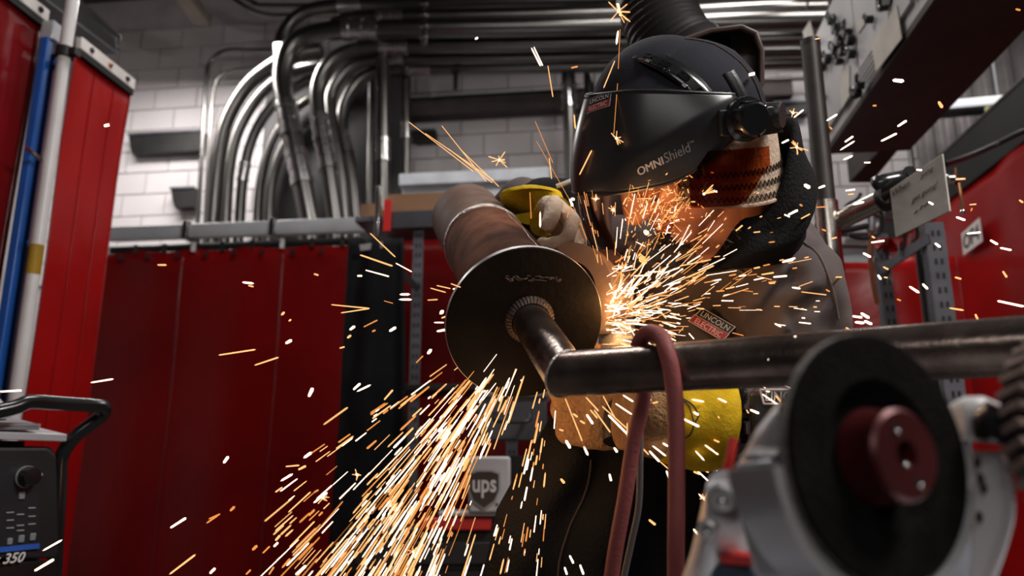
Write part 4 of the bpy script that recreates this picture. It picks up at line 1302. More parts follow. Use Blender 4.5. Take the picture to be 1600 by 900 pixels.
obj('motor_body', MB().loft([sect(W(1146, 790, .475), .022, .026, bd, u_), sect(W(1136, 850, .485), .024, .028, bd, u_), sect(W(1120, 900, .50), .023, .027, bd, u_), sect(W(1080, 1000, .53), .022, .026, bd, u_)]), M_alu, t)
obj('red_trigger', MB().tube(crom([W(1146, 684, .49), W(1140, 718, .488), W(1131, 756, .488)], 6), [.0036] * 13, 10, flat=.6), M_red, t)
obj('red_band', MB().slab([W(1124, 866, .462), W(1176, 867, .455), W(1178, 885, .455), W(1126, 882, .462)], f_ * .02), M_red, t, bevel=.002)
obj('blue_body', MB().slab([W(1088, 880, .47), W(1180, 886, .458), W(1180, 1000, .458), W(1070, 1000, .48)], f_ * .03), M_tealblue, t, bevel=.004)
for (x, y, rr) in ((1130, 776, .0085), (1107, 826, .0058)):
    c = W(x, y, .462)
    b_ = obj('screw_boss', MB().lathe([(.002, .003), (rr * .55, .003), (rr * .6, .006), (rr, .005), (rr * 1.08, -.012)], c, -f_, 20), M_alu, t)
    obj('boss_screw', MB().ell(c + u_ * (-rr * .3) - f_ * .004, (rr * .42, rr * .42, rr * .42), nu=12, nv=8), M_chrome, b_)
obj('side_plate', MB().slab([W(1146, 724, .437), W(1206, 716, .42), W(1234, 742, .41), W(1260, 905, .405), W(1180, 905, .425), W(1158, 820, .44)], f_ * .012), M_alu2, t, bevel=.003)
obj('shoulder', MB().slab([W(1150, 716, .44), W(1254, 655, .425), W(1256, 668, .425), W(1212, 716, .42)], f_ * .02), M_alu, t, bevel=.003)

# second grinder at the right edge, flap wheel cut off by the frame
c2 = W(1697, 668, .43)
r_, u_, f_ = frame(c2)
n2 = (r_ * math.sin(R(52)) - f_ * math.cos(R(52))).normalized()
t, n2, u2, s2 = grinder(c2, n2, .060, 'second angle grinder with a brown flap disc at the frame edge')
Rf = .0560
fw = obj('backing_disc', MB().lathe([(.004, -.004), (Rf, -.004), (Rf, .004), (.004, .006)], c2, n2, 64), M_dark, t)
for i in range(36):
    a_ = 2 * PI * i / 36
    dr = s2 * math.cos(a_) + u2 * math.sin(a_)
    tn = n2.cross(dr)
    obj('flap', MB().box(c2 + dr * (Rf - .007) + n2 * .002, (.018, .0042, .016), (dr, (tn + n2 * .5).normalized(), dr.cross((tn + n2 * .5).normalized()))), M_flap, t, smooth=False)
obj('housing', MB().loft([sect(W(1497, 662, .455), .010, .012, -f_, u_), sect(W(1512, 655, .445), .013, .016, r_, u_), sect(W(1540, 655, .44), .013, .014, r_, u_), sect(W(1570, 665, .44), .012, .012, r_, u_)]), M_offwhite, t)
obj('black_grip', MB().loft([sect(W(1524, 668, .432), .008, .010, r_, u_), sect(W(1546, 660, .425), .012, .012, r_, u_), sect(W(1572, 668, .425), .010, .010, r_, u_)]), M_blackpaint, t)
gd = [W(1486, 712, .452), W(1494, 705, .44), W(1562, 706, .43), W(1574, 724, .428), W(1578, 790, .428), W(1566, 850, .43), W(1535, 940, .435), W(1480, 960, .45), W(1486, 840, .452)]
obj('guard', MB().slab(gd, f_ * .014), M_offwhite, t, bevel=.005, label='pale scuffed guard')
obj('guard_edge', MB().tube(crom([W(1574, 716, .426), W(1580, 790, .425), W(1568, 850, .427), W(1536, 940, .432)], 6), .0022, 8), M_alu, t)
for (x, y) in ((1527, 722), (1532, 748), (1537, 762), (1530, 808)):
    obj('scuff', MB().ell(W(x, y, .4355 - .003), (.002, .0035, .0006), (r_, u_, f_), 8, 6), M_dark, t)
obj('dark_shroud', MB().slab([W(1480, 800, .42), W(1512, 806, .42), W(1520, 880, .425), W(1500, 960, .425), W(1478, 960, .42)], f_ * .01), M_alu2, t, bevel=.003)
# bench carrying the grinders, below the picture
bz_ = W(1372, 905, .40).z - .035
ctr = W(1400, 905, .5)
bench = thing('workbench', 'plain steel workbench under the two foreground grinders', 'bench', (ctr.x, ctr.y, 0))
obj('bench_top', MB().box((ctr.x + .1, ctr.y + .0, bz_ - .02), (.62, .34, .03)), M_tray, bench, bevel=.004)
for sx in (-.18, .38):
    for sy in (-.14, .14):
        obj('leg', MB().box((ctr.x + sx, ctr.y + sy, (bz_ - .035) / 2), (.04, .04, bz_ - .035)), M_dark, bench)
# ------------------------------------------------------------------ the welder
SK = W(1077, 182, 1.08)                # skull centre
r_, u_, f_ = frame(SK)
Fh = (-.866 * r_ - .5 * f_).normalized()
Z_ = u_
SCL = 1.08
def hframe(pitch):
    F = Fh * math.cos(R(pitch)) - Z_ * math.sin(R(pitch))
    U = Fh * math.sin(R(pitch)) + Z_ * math.cos(R(pitch))
    return F, U.cross(F), U
HF, HS, HU = hframe(50)
HK = SK - r_ * .034
def hl(f, s, u, k=SCL):
    return HK + (HF * f + HS * s + HU * u) * k
AX = (HF, HS, HU)
def he(mb, c, rad, **k):
    mb.ell(hl(*c), tuple(x * SCL for x in rad), AX, **k)

def ering(c, a, b, ra, rb, n=24, p=2.0):
    out_ = []
    for j in range(n):
        t_ = 2 * PI * j / n
        x, y = math.cos(t_), math.sin(t_)
        out_.append(c + a * (ra * abs(x) ** (2 / p) * (1 if x > 0 else -1)) + b * (rb * abs(y) ** (2 / p) * (1 if y > 0 else -1)))
    return out_
HX = V((cr.x, cr.y, 0)).normalized()
pelvis, waist, chest, upper, neckb = W(1000, 880, 1.36), W(1040, 720, 1.37), W(1135, 520, 1.30), W(1165, 430, 1.26), W(1140, 365, 1.17)
spine = [pelvis, waist, chest, upper, neckb]
shL, elL, wrL = W(1232, 450, 1.14), W(1246, 620, 1.14), W(1085, 655, .985)
shR, elR, wrR = W(1010, 420, 1.36), W(800, 350, 1.62), W(822, 312, 1.44)
hipL, kneeL, hipR, kneeR = W(1060, 940, 1.32), W(900, 1060, 1.12), W(940, 920, 1.42), W(860, 1000, 1.30)
ankL, ankR = V((kneeL.x + .12, kneeL.y + .1, .08)), V((kneeR.x + .1, kneeR.y + .22, .08))
base = V((ankL.x, ankL.y + .08, 0))
man = thing('person', 'person in dark welding helmet, grey jacket and leather gloves grinding the pipe', 'person', base)

def torso(mb, grow, i0=0, i1=5):
    dims = [(.165, .115), (.165, .12), (.160, .120), (.122, .105), (.060, .062)]
    ts = spine[i0:i1]
    rings = []
    fine = crom(ts, 5)
    for i, c in enumerate(fine):
        q_ = min(len(ts) - 1.001, i / 5)
        k = int(q_); w = q_ - k
        ra = dims[i0 + k][0] * (1 - w) + dims[i0 + min(k + 1, len(ts) - 1)][0] * w + grow
        rb = dims[i0 + k][1] * (1 - w) + dims[i0 + min(k + 1, len(ts) - 1)][1] * w + grow
        t_ = (fine[min(i + 1, len(fine) - 1)] - fine[max(i - 1, 0)]).normalized()
        a = (HX - t_ * HX.dot(t_)).normalized()
        rings.append(ering(c, a, t_.cross(a), ra, rb, p=2.3))
    mb.loft(rings)
def limb(mb, pts, rs):
    path = []
    rr = []
    for i in range(len(pts) - 1):
        for k in range(6):
            path.append(pts[i].lerp(pts[i + 1], k / 6)); rr.append(rs[i] + (rs[i + 1] - rs[i]) * k / 6)
    path.append(pts[-1]); rr.append(rs[-1])
    mb.tube(path, rr, 16)
    for p, r in zip(pts, rs):
        mb.ell(p, (r * .98, r * .98, r * .98), nu=14, nv=10)

body = MB()
he(body, (0, 0, 0), (.098, .077, .095))
he(body, (.045, 0, -.085), (.058, .056, .062))
he(body, (.060, 0, -.045), (.050, .060, .055))
he(body, (.088, 0, -.126), (.024, .026, .021))
he(body, (.087, 0, .004), (.018, .052, .014))
he(body, (.072, .040, -.048), (.028, .026, .026)); he(body, (.072, -.040, -.048), (.028, .026, .026))
body.tube([hl(.096, 0, -.005), hl(.110, 0, -.03), hl(.124, 0, -.052)], [.009 * SCL, .0115 * SCL, .0145 * SCL], 12)
he(body, (.125, 0, -.054), (.014, .015, .012))
he(body, (.112, .012, -.058), (.012, .009, .009)); he(body, (.112, -.012, -.058), (.012, .009, .009))
he(body, (.102, 0, -.083), (.014, .026, .0075)); he(body, (.099, 0, -.096), (.014, .024, .0075))
for sg in (-1, 1):
    he(body, (-.004, .080 * sg, -.034), (.017, .010, .030))
limb(body, [hl(-.02, 0, -.06), hl(-.035, 0, -.12).lerp(neckb, .5), neckb, upper], [.066, .058, .062, .08])
torso(body, -.02)
limb(body, [upper, shL, elL, wrL], [.08, .058, .043, .031])
limb(body, [upper, shR, elR, wrR], [.08, .058, .043, .031])
limb(body, [pelvis, hipL, kneeL, ankL], [.10, .085, .056, .042])
limb(body, [pelvis, hipR, kneeR, ankR], [.10, .085, .056, .042])
obj('body', remesh(body, .0055, 3), M_skin, man, ang=80)
eye = MB()
for sg in (-1, 1):
    eye.ell(hl(.083, .031 * sg, -.020), (.0125 * SCL,) * 3, AX, 14, 10)
    o = obj('eye', MB().ell(hl(.087, .031 * sg, -.020), (.0125 * SCL,) * 3, AX, 14, 10), M_eye, man)
    obj('iris', MB().ell(hl(.0975, .031 * sg, -.021), (.003 * SCL, .006 * SCL, .006 * SCL), AX, 12, 8), M_hair, o)
lp = MB()
for (u0, w) in ((-.0835, .026), (-.0955, .023)):
    lp.ell(hl(.1055, 0, u0), (.0125 * SCL, w * SCL, .0062 * SCL), AX, 20, 10)
obj('lips', lp, M_lip, man)
obj('hair', MB().loft([[hl(*q_) for q_ in ring] for ring in [[(-.085 + .02 * i, .079 * sg0 * 1.0, -.03 - .03 * (i % 2)) for i in range(4)] for sg0 in (-1, -.9)]], cap=True), M_hair, man)
# goggles
gg = MB().ell(hl(.100, .033, -.024), (.010 * SCL, .030 * SCL, .022 * SCL), AX, 20, 12).ell(hl(.100, -.033, -.024), (.010 * SCL, .030 * SCL, .022 * SCL), AX, 20, 12)
go = obj('safety_glasses', gg, M_clear, man)
obj('temple_arm', MB().tube(crom([hl(.098, .062, -.018), hl(.085, .074, -.018), hl(.02, .084, -.02)], 5), .005, 8, flat=.5), M_lens, go)

# ---- cap
SU0 = hframe(8)[2]
def dome(fr, su, ra, pz, n=40, m=14):
    rings = []
    for i in range(m + 1):
        a = PI / 2 * i / m
        rings.append([fr(math.cos(a) * math.cos(2 * PI * j / n), math.cos(a) * math.sin(2 * PI * j / n), math.sin(a)) for j in range(n)])
    return rings
CF, CS, CU = hframe(20)
def capf(x, y, z):
    wr = 1 + .012 * noise.noise(V((x * 4, y * 4, z * 4)))
    return SK - r_ * .010 + (CF * (.004 + x * .127 * wr) + CS * (y * .086 * wr) + CU * (-.012 + z * .118 * wr))
cm = MB()
cm.loft([[capf(math.cos(2 * PI * j / 40), math.sin(2 * PI * j / 40), -.16) for j in range(40)]] + [[capf(math.cos(a) * math.cos(2 * PI * j / 40), math.cos(a) * math.sin(2 * PI * j / 40), math.sin(a)) for j in range(40)] for a in [PI / 2 * i / 14 * .995 for i in range(15)]])
cb = MB().ell(HK + HU * .004, (.109, .084, .106), AX, 40, 28)
cb.f = [f for f in cb.f if (sum((cb.v[i] for i in f), V()) / len(f) - SK).dot(SU0) > .026]
cap_ = obj('cap', cm, M_cap, man, ang=80)
obj('cap_front', cb, M_cap, cap_, ang=80)
for k in range(6):
    a0 = 2 * PI * k / 6 + .3
    obj('cap_seam', MB().tube([capf(1.004 * math.cos(a) * math.cos(a0), 1.004 * math.cos(a) * math.sin(a0), 1.004 * math.sin(a)) for a in [PI / 2 * i / 12 for i in range(12)]], .0011, 6), M_thread, cap_)

# ---- helmet
SF, SS, SU = hframe(8)
def hs(f, s, u):
    return SK + SF * f + SS * s + SU * u
helmet = None
def ss(x, a, b):
    t_ = max(0, min(1, (x - a) / (b - a)))
    return t_ * t_ * (3 - 2 * t_)
def shell_pt(th, v, grow=0.0):
    a, b = .188 + grow, .126 + grow + .016 * ss(abs(math.degrees(th)), 15, 45) * (1 - .6 * ss(abs(math.degrees(th)), 75, 100))
    c_, s_ = math.cos(th), math.sin(th)
    e_ = 1.75
    f = a * abs(c_) ** (2 / e_ / 1.02) * (1 if c_ > 0 else -1) * 1.0
    s = b * abs(s_) ** (2 / e_ / 1.02) * (1 if s_ > 0 else -1)
    d_ = abs(math.degrees(th))
    if c_ < 0:
        f *= .35
    top = .048 - .022 * ss(d_, 30, 100)
    low = -.078 + .006 * ss(d_, 25, 55) + .054 * ss(d_, 48, 102)
    u = low + (top - low) * v
    k = 1 - (.215 + .02 * ss(d_, 15, 60) * (1 - ss(d_, 75, 100))) * v ** 1.5 - .035 * (1 - v) ** 3
    # the lower side cheek panel is set in behind a crease
    cr_ = .62 - .55 * ss(d_, 20, 90) if False else .0
    if d_ > 28:
        line = .22 + .70 * (d_ - 30) / 58
        k -= .20 * max(0, line - v) * ss(d_, 28, 46) * (1 - .5 * ss(d_, 80, 100))
    return hs(f * k, s * k, u)
TH = R(104)
shm = MB().grid(lambda a, v: shell_pt(-TH + 2 * TH * a, v), 110, 26)
helmet = obj('helmet', shm, M_helmet, man, solid=.004, ang=60)
tree_h = bvh_of(shm)
obj('shell_rim', MB().tube([shell_pt(-TH + 2 * TH * i / 80, 0) for i in range(81)], .0032, 8), M_blackplastic, helmet)
obj('brow_rim', MB().tube([shell_pt(-TH + 2 * TH * i / 80, 1) for i in range(81)], .0032, 8), M_blackplastic, helmet)
# inner dark hood between shell and cap
def inner(a, v):
    th = -R(95) + R(190) * a
    c_, s_ = math.cos(th), math.sin(th)
    p0 = hs(.138 * c_, .104 * s_, .016)
    p1 = hs(.080 * c_ + .005, .096 * s_, .080 - .050 * abs(s_) ** 2)
    q_ = p0.lerp(p1, v)
    return q_ + (SF * c_ + SS * s_) * (.008 * math.sin(PI * v) + .0015 * math.sin(th * 14))
obj('hood_liner', MB().grid(inner, 60, 10), M_cap, helmet, solid=.003, ang=80)
# headgear bands over the cap
def band(f0, w, ra, rb, off, a0=-92, a1=92):
    def fn(a, v):
        t_ = R(a0 + (a1 - a0) * a)
        fw_ = f0 + w * (v - .5) + off * abs(math.sin(t_)) ** 2
        return SK + CF * fw_ + CS * (ra * math.sin(t_)) + CU * (rb * math.cos(t_) - .004)
    return MB().grid(fn, 60, 3), fn
bm1, fnb = band(.052, .030, .101, .106, -.030)
hb_ = obj('headgear_band', bm1, M_blackpaint, helmet, solid=.005)
for k in range(9):
    a = .14 + .72 * k / 8
    c = fnb(a, .5)
    nrm = (c - SK).normalized()
    tn = (fnb(a + .01, .5) - c).normalized()
    obj('band_slot', MB().box(c + nrm * .0035, (.016, .010, .003), (tn, nrm.cross(tn), nrm)), M_blackcloth, hb_, bevel=.001)
    obj('band_ridge', MB().box(fnb(a + .04, .86) + nrm * .003, (.008, .006, .004), (tn, nrm.cross(tn), nrm)), M_blackpaint, hb_, bevel=.001)
bm2, fn2 = band(-.010, .016, .105, .112, -.012, 60, 100)
obj('side_strap', bm2, M_blackplastic, helmet, solid=.004)
def rear(a, v):
    th = R(86 + 188 * a)
    return hs(.122 * math.cos(th), .106 * math.sin(th), -.002 - .012 * math.sin(PI * a) + .026 * (v - .5))
obj('rear_band', MB().grid(rear, 40, 3), M_blackpaint, helmet, solid=.005)
kc = hs(-.004, .132, -.004)
kd = SS
kb = obj('pivot_knob', MB().lathe([(.002, .020), (.019, .020), (.022, .016), (.022, .002), (.028, .0), (.028, -.010), (.004, -.010)], kc, kd, 28), M_blackpaint, helmet)
for k in range(10):
    a = 2 * PI * k / 10
    x2 = kd.orthogonal().normalized(); y2 = kd.cross(x2)
    obj('knob_rib', MB().box(kc + kd * .009 + (x2 * math.cos(a) + y2 * math.sin(a)) * .022, (.003, .003, .014), (x2 * math.cos(a) + y2 * math.sin(a), -x2 * math.sin(a) + y2 * math.cos(a), kd)), M_blackpaint, kb)
obj('rear_knob', MB().lathe([(.002, .012), (.016, .012), (.018, .008), (.018, -.012), (.004, -.012)], hs(-.060, .108, -.008), (SS * .8 - SF * .6), 20), M_blackplastic, helmet)
obj('side_arm', MB().slab([hs(.03, .119, .012), hs(-.05, .116, .006), hs(-.07, .108, -.03), hs(-.01, .121, -.028), hs(.03, .120, -.02)], SS * .008), M_blackplastic, helmet, bevel=.002)
# clear visor
def vis(a, v):
    th = R(-72) + R(160) * a
    c_, s_ = math.cos(th), math.sin(th)
    p0 = shell_pt(th, .05, -.006)
    tp = hs((.146 - .02 * max(0, s_)) * abs(c_) ** 1.1 * (1 if c_ > 0 else -.3), .115 * abs(s_) ** 1.1 * (1 if s_ > 0 else -1), -.205 + .05 * ss(abs(math.degrees(th)), 40, 95))
    q_ = p0.lerp(tp, v)
    return q_ + (SF * c_ + SS * s_) * (.010 * math.sin(PI * v))
vm = MB().grid(vis, 60, 16)
visor = obj('clear_visor', vm, M_clear, helmet, ang=80, label='clear curved visor catching spark reflections')
tree_v = bvh_of(vm)
obj('visor_edge', MB().tube([vis(i / 50, 1) for i in range(51)], .0014, 6), M_clear, visor)
def side_amber(a, v):
    th = R(58 + 58 * a)
    c_, s_ = math.cos(th), math.sin(th)
    return hs(.126 * c_ * (1 if c_ > 0 else .9), .1235 * s_, -.035 - .010 * a - (.072 - .045 * ss(a, .45, 1)) * v + .0)
obj('amber_side_shield', MB().grid(side_amber, 30, 8), M_amberdark, helmet, ang=80, label='dark amber transparent side shield')
# leather neck guard with zigzag stitching
def ng(a, v, g=0.0):
    th = R(50 + 155 * a)
    c_, s_ = math.cos(th), math.sin(th)
    fl_ = .014 * v
    top = -.012
    bot = -.100 - .020 * math.sin(PI * min(1, a * 1.25)) + .012 * ss(a, .6, 1)
    w = .0025 * math.sin(a * 16) * v
    return hs((.108 + fl_ + g + w) * c_ - .006, (.103 + fl_ * .4 + g + w) * s_, top + (bot - top) * v)
ngm = obj('neck_guard', MB().grid(ng, 60, 16), M_leather, helmet, solid=.004, ang=80, label='cream leather neck guard with zigzag stitching')
for v0 in (.60, .76, .92):
    pts = [ng(i / 84, v0 + (.035 if i % 2 else -.035), .0032) for i in range(85)]
    obj('zigzag_stitch', MB().tube(pts, .0010, 5), M_thread, ngm)
obj('guard_hem', MB().tube([ng(i / 60, 1.0, .0005) for i in range(61)], .0032, 8), M_leather, ngm)

# ---- labels
def plate_grid(w, h, shear=0.0, nx=10, ny=3):
    return MB().grid(lambda a, v: V(((a - .5) * w + shear * (v - .5) * h, (v - .5) * h, 0)), nx, ny)
def badge(parent, c, xd, yd, w, tree, dirn, ink1=None):
    h = w * .50
    def lay(mb, off, m, nm):
        if tree is None:
            place(mb, c - dirn * (off * .35 + .004), xd, yd)
        else:
            place(mb, c, xd, yd)
            drape(mb, tree, dirn, off)
        return obj(nm, mb, m, parent, smooth=False)
    def shift(mb, dx, dy):
        mb.v = [v + V((dx, dy, 0)) for v in mb.v]
        return mb
    lay(shift(plate_grid(w * 1.0, h * .56, .25), .04 * w, h * .24), .0030, M_whitelabel, 'badge_rim')
    lay(shift(plate_grid(w * 1.04, h * .52, .25), -.02 * w, -h * .26), .0030, M_whitelabel, 'badge_rim')
    lay(shift(plate_grid(w * .95, h * .48, .25), .04 * w, h * .24), .0036, M_blacklabel, 'black_field')
    lay(shift(plate_grid(w * .99, h * .44, .25), -.02 * w, -h * .26), .0036, M_redlabel, 'red_field')
    for (s_, y0, k, m_) in (('LINCOLN', .24, .84, M_whitelabel), ('ELECTRIC', -.265, .80, M_whitelabel)):
        tx = text_mb(s_, 1.0, .012, .12, 0)
        xs = [v.x for v in tx.v]; ys = [v.y for v in tx.v]
        sx = k * w / (max(xs) - min(xs)); sy = h * .32 / (max(ys) - min(ys))
        mx, my = (max(xs) + min(xs)) / 2, (max(ys) + min(ys)) / 2
        tx.v = [V(((v.x - mx) * sx + (.04 if y0 > 0 else -.02) * w, (v.y - my) * sy + y0 * h, 0)) for v in tx.v]
        lay(tx, .0042, m_, 'lettering')
# helmet badge and side lettering
def surf_frame(tree, px, py, d0, ang):
    ray = _ray(px, py).normalized()
    h = tree.ray_cast(CAM + ray * .3, ray)
    if h[0] is None:
        return None
    p, nn = h[0], h[1]
    if nn.dot(ray) > 0: nn = -nn
    rr, uu, ff = frame(p)
    xd = rr * math.cos(R(ang)) + uu * math.sin(R(ang))
    xd = (xd - nn * xd.dot(nn)).normalized()
    yd = nn.cross(xd).normalized()
    return p, xd, yd, nn, ray
fr = surf_frame(tree_h, 937, 161, 1, 3)
if fr:
    p, xd, yd, nn, ray = fr
    fx = max(.45, abs(xd.dot(frame(p)[0])))
    badge(helmet, p, xd, yd, 35 * (p - CAM).dot(cf) / FPX / fx, tree_h, -nn, None)
fr = surf_frame(tree_h, 1041, 247, 1, 27)
if fr:
    p, xd, yd, nn, ray = fr
    k = (p - CAM).dot(cf) / FPX
    rr, uu, ff = frame(p)
    xd = rr * math.cos(R(26)) + uu * math.sin(R(26)); yd = ff.cross(xd) * -1
    def fit(tx, x0, x1, y0, h):
        xs = [v.x for v in tx.v]; ys = [v.y for v in tx.v]
        sx, sy = (x1 - x0) * k / (max(xs) - min(xs)), h * k / (max(ys) - min(ys))
        tx.v = [V((x0 * k + (v.x - min(xs)) * sx, y0 * k + (v.y - min(ys)) * sy, 0)) for v in tx.v]
        return tx
    omni = MB()
    for dx_ in (-.022, -.008, .008, .022):
        o1_ = text_mb('OMNI', 1, 0, .12, 0)
        omni.add([v + V((dx_, 0, abs(dx_) * .002)) for v in o1_.v], o1_.f)
    for tx, m_ in ((fit(omni, -49, -5, -7, 12.5), M_whitelabel), (fit(text_mb('Shield', 1, -.004, .18, 0), -3.5, 40, -7, 15), M_greylabel), (fit(text_mb('™', 1, 0, 0, 0), 41, 48, 4, 3.2), M_greylabel)):
        place(tx, p, xd, xd.cross(-ff) * -1)
        drape(tx, tree_h, ray, .0030)
        obj('lettering', tx, m_, helmet, smooth=False)

# ---- black hood / collar
def collar(a, v):
    th = 2 * PI * a
    c_, s_ = math.cos(th), math.sin(th)
    back = .5 - .5 * c_
    top = hs((.128 if c_ < 0 else .075) * c_ - .022, (.088 + .02 * ss(back, .5, .75)) * s_, -.200 + .060 * ss(back, .12, .5) + .118 * ss(back, .55, .96))
    bc = neckb - u_ * .03
    bot = bc + Fh * (.095 * c_) + SS * (.115 * s_) - u_ * (.005 - .02 * back)
    q_ = top.lerp(bot, v)
    rad = (SF * c_ + SS * s_)
    return q_ + rad * (.018 * math.sin(PI * v) + .006 * math.sin(v * 11 + a * 6) * math.sin(PI * v))
obj('black_collar', MB().grid(collar, 72, 16), M_blackcloth, man, solid=.006, ang=80)

# ---- jacket
jk = MB()
torso(jk, .018, 1, 5)
jk.loft([ering(upper.lerp(neckb, .0), HX, V((0, 0, 1)).cross(HX), .130, .115), ering(upper.lerp(neckb, .55), HX, V((0, 0, 1)).cross(HX), .115, .10), ering(upper.lerp(neckb, .45), HX, V((0, 0, 1)).cross(HX), .090, .085)])
limb(jk, [W(1180, 425, 1.22), shL, shL.lerp(elL, .5), elL, wrL.lerp(elL, .25)], [.105, .084, .076, .066, .055])
limb(jk, [W(1100, 430, 1.28), shR], [.11, .088])
limb(jk, [shR, shR.lerp(elR, .5), elR, wrR.lerp(elR, .12)], [.088, .074, .064, .052])
def folds(v, n_):
    d_ = (v - elL).length
    a = .0045 * noise.noise(v * 9) + .0022 * noise.noise(v * 21)
    # drag folds running down the sleeve
    ax_ = (elL - shL).normalized()
    q_ = v - shL
    s_ = q_.dot(HX + V((0, 0, .55)))
    if (v - chest).length < .42:
        a += .013 * math.sin(s_ * 62 + 3 * noise.noise(v * 5)) * max(0, 1 - abs(q_.dot(ax_) - .16) / .2)
    return a
jm = remesh(jk, .0072, 6, folds)
tree_j = bvh_of(jm)
creases = []
for pxs, dep, wid in (([(1170, 528), (1182, 500), (1205, 478), (1236, 440), (1250, 420)], .016, .013), ([(1190, 535), (1198, 508), (1222, 490), (1262, 462)], .013, .010), ([(1236, 520), (1252, 486), (1290, 452)], .012, .012), ([(1252, 520), (1300, 500), (1335, 492)], .016, .014), ([(1110, 462), (1150, 440), (1200, 408)], .008, .012), ([(1150, 470), (1185, 440), (1215, 400)], .007, .010), ([(1010, 505), (1060, 488), (1090, 470)], .010, .012)):
    pl_ = []
    for x, y in pxs:
        ray = _ray(x, y).normalized()
        h_ = tree_j.ray_cast(CAM + ray * .3, ray)
        if h_[0] is not None: pl_.append(h_[0])
    if len(pl_) > 2: creases.append((crom(pl_, 8), dep, wid))
cx0 = chest + V((.1, 0, 0))
for i, v in enumerate(jm.v):
    if (v - cx0).length > .42: continue
    off_ = V()
    for pl_, dep, wid in creases:
        if min((v - pl_[0]).length, (v - pl_[-1]).length, (v - pl_[len(pl_) // 2]).length) > .14: continue
        k_, d2 = min(enumerate((v - q_).length for q_ in pl_), key=lambda t_: t_[1])
        if d2 < wid * 3.2:
            fade = min(1, (min(k_, len(pl_) - 1 - k_) + .6) / 5)
            off_ += cf * (dep * fade * (math.exp(-(d2 / wid) ** 2) - .45 * math.exp(-((d2 - 1.9 * wid) / wid) ** 2)))
    jm.v[i] = v + off_
tree_j = bvh_of(jm)
jacket = obj('jacket', jm, M_jacket, man, ang=80)
def seam(pxs, name='seam', r=.0018, m=M_seam):
    pts = []
    for x, y in pxs:
        ray = _ray(x, y).normalized()
        h = tree_j.ray_cast(CAM + ray * .3, ray)
        if h[0] is not None:
            pts.append(h[0] - ray * .001)
    if len(pts) > 2:
        obj(name, MB().tube(crom(pts, 4), r, 6), m, jacket)
seam([(1228, 338), (1246, 360), (1256, 378), (1270, 388), (1282, 402), (1294, 430), (1304, 465), (1310, 498)])
seam([(1092, 425), (1120, 415), (1150, 420), (1164, 432), (1150, 446)])
fr = surf_frame(tree_j, 1112, 506, 1, -31)
if fr:
    p, xd, yd, nn, ray = fr
    rr, uu, ff = frame(p)
    xd = rr * math.cos(R(-31)) + uu * math.sin(R(-31)); yd = (uu * math.cos(R(-31)) - rr * math.sin(R(-31)))
    wb_ = 58 * (p - CAM).dot(cf) / FPX
    cn = []
    for sx_, sy_ in ((-1, -1), (1, -1), (1, 1), (-1, 1)):
        h_ = tree_j.ray_cast(p + xd * (sx_ * wb_ / 2) + yd * (sy_ * wb_ / 4) - ray * .2, ray)
        cn.append(h_[0] if h_[0] is not None else p + xd * (sx_ * wb_ / 2) + yd * (sy_ * wb_ / 4))
    pc_ = sum(cn, V()) / 4
    if (pc_ - p).dot(ray) > 0: pc_ = p
    xd = ((cn[1] - cn[0]) + (cn[2] - cn[3])).normalized(); yd = ((cn[3] - cn[0]) + (cn[2] - cn[1])).normalized()
    badge(jacket, pc_ - ray * .009, xd, yd, wb_, None, ray, None)
# trousers, apron, boots
tr_ = MB()
torso(tr_, .012, 0, 2)
limb(tr_, [pelvis, hipL, kneeL, ankL + V((0, 0, .04))], [.12, .105, .082, .066])
limb(tr_, [pelvis, hipR, kneeR, ankR + V((0, 0, .04))], [.12, .105, .082, .066])
obj('trousers', remesh(tr_, .013, 4, lambda v, n_: .006 * noise.noise(v * 8)), M_trouser, man, ang=80)
ap = [W(866, 640, 1.16), W(1100, 640, 1.13), W(1110, 800, 1.12), W(1115, 1000, 1.12), W(738, 1000, 1.06), W(778, 800, 1.10)]
def apf(a, v):
    l = ap[0].lerp(ap[5], v * 2) if v < .5 else ap[5].lerp(ap[4], v * 2 - 1)
    r2 = ap[1].lerp(ap[2], v * 2) if v < .5 else ap[2].lerp(ap[3], v * 2 - 1)
    return l.lerp(r2, a) - cf * (.045 * math.sin(PI * a)) + cf * (.012 * math.sin(a * 17 + v * 4) + .01 * noise.noise(V((a * 4, v * 5, 2))))
apron = obj('apron', MB().grid(apf, 40, 30), M_blackcloth, man, solid=.008, ang=80)
obj('apron_seam', MB().tube([apf(.33 + .03 * math.sin(i * .5), .22 + i * .05) - cf * .006 for i in range(12)], .0018, 6), M_thread, apron)
for ank in (ankL, ankR):
    bt = MB()
    limb(bt, [ank + V((0, 0, .07)), ank + V((0, 0, -.01))], [.058, .052])
    bt.ell(ank + V((-.05, -.05, -.035)), (.075, .115, .045), (V((.7, -.7, 0)), V((-.7, -.7, 0)), V((0, 0, 1))))
    o = obj('boot', remesh(bt, .01, 3), M_blackplastic, man, ang=80)
    obj('sole', MB().ell(ank + V((-.05, -.05, -.066)), (.078, .12, .014), (V((.7, -.7, 0)), V((-.7, -.7, 0)), V((0, 0, 1)))), M_dark, o)

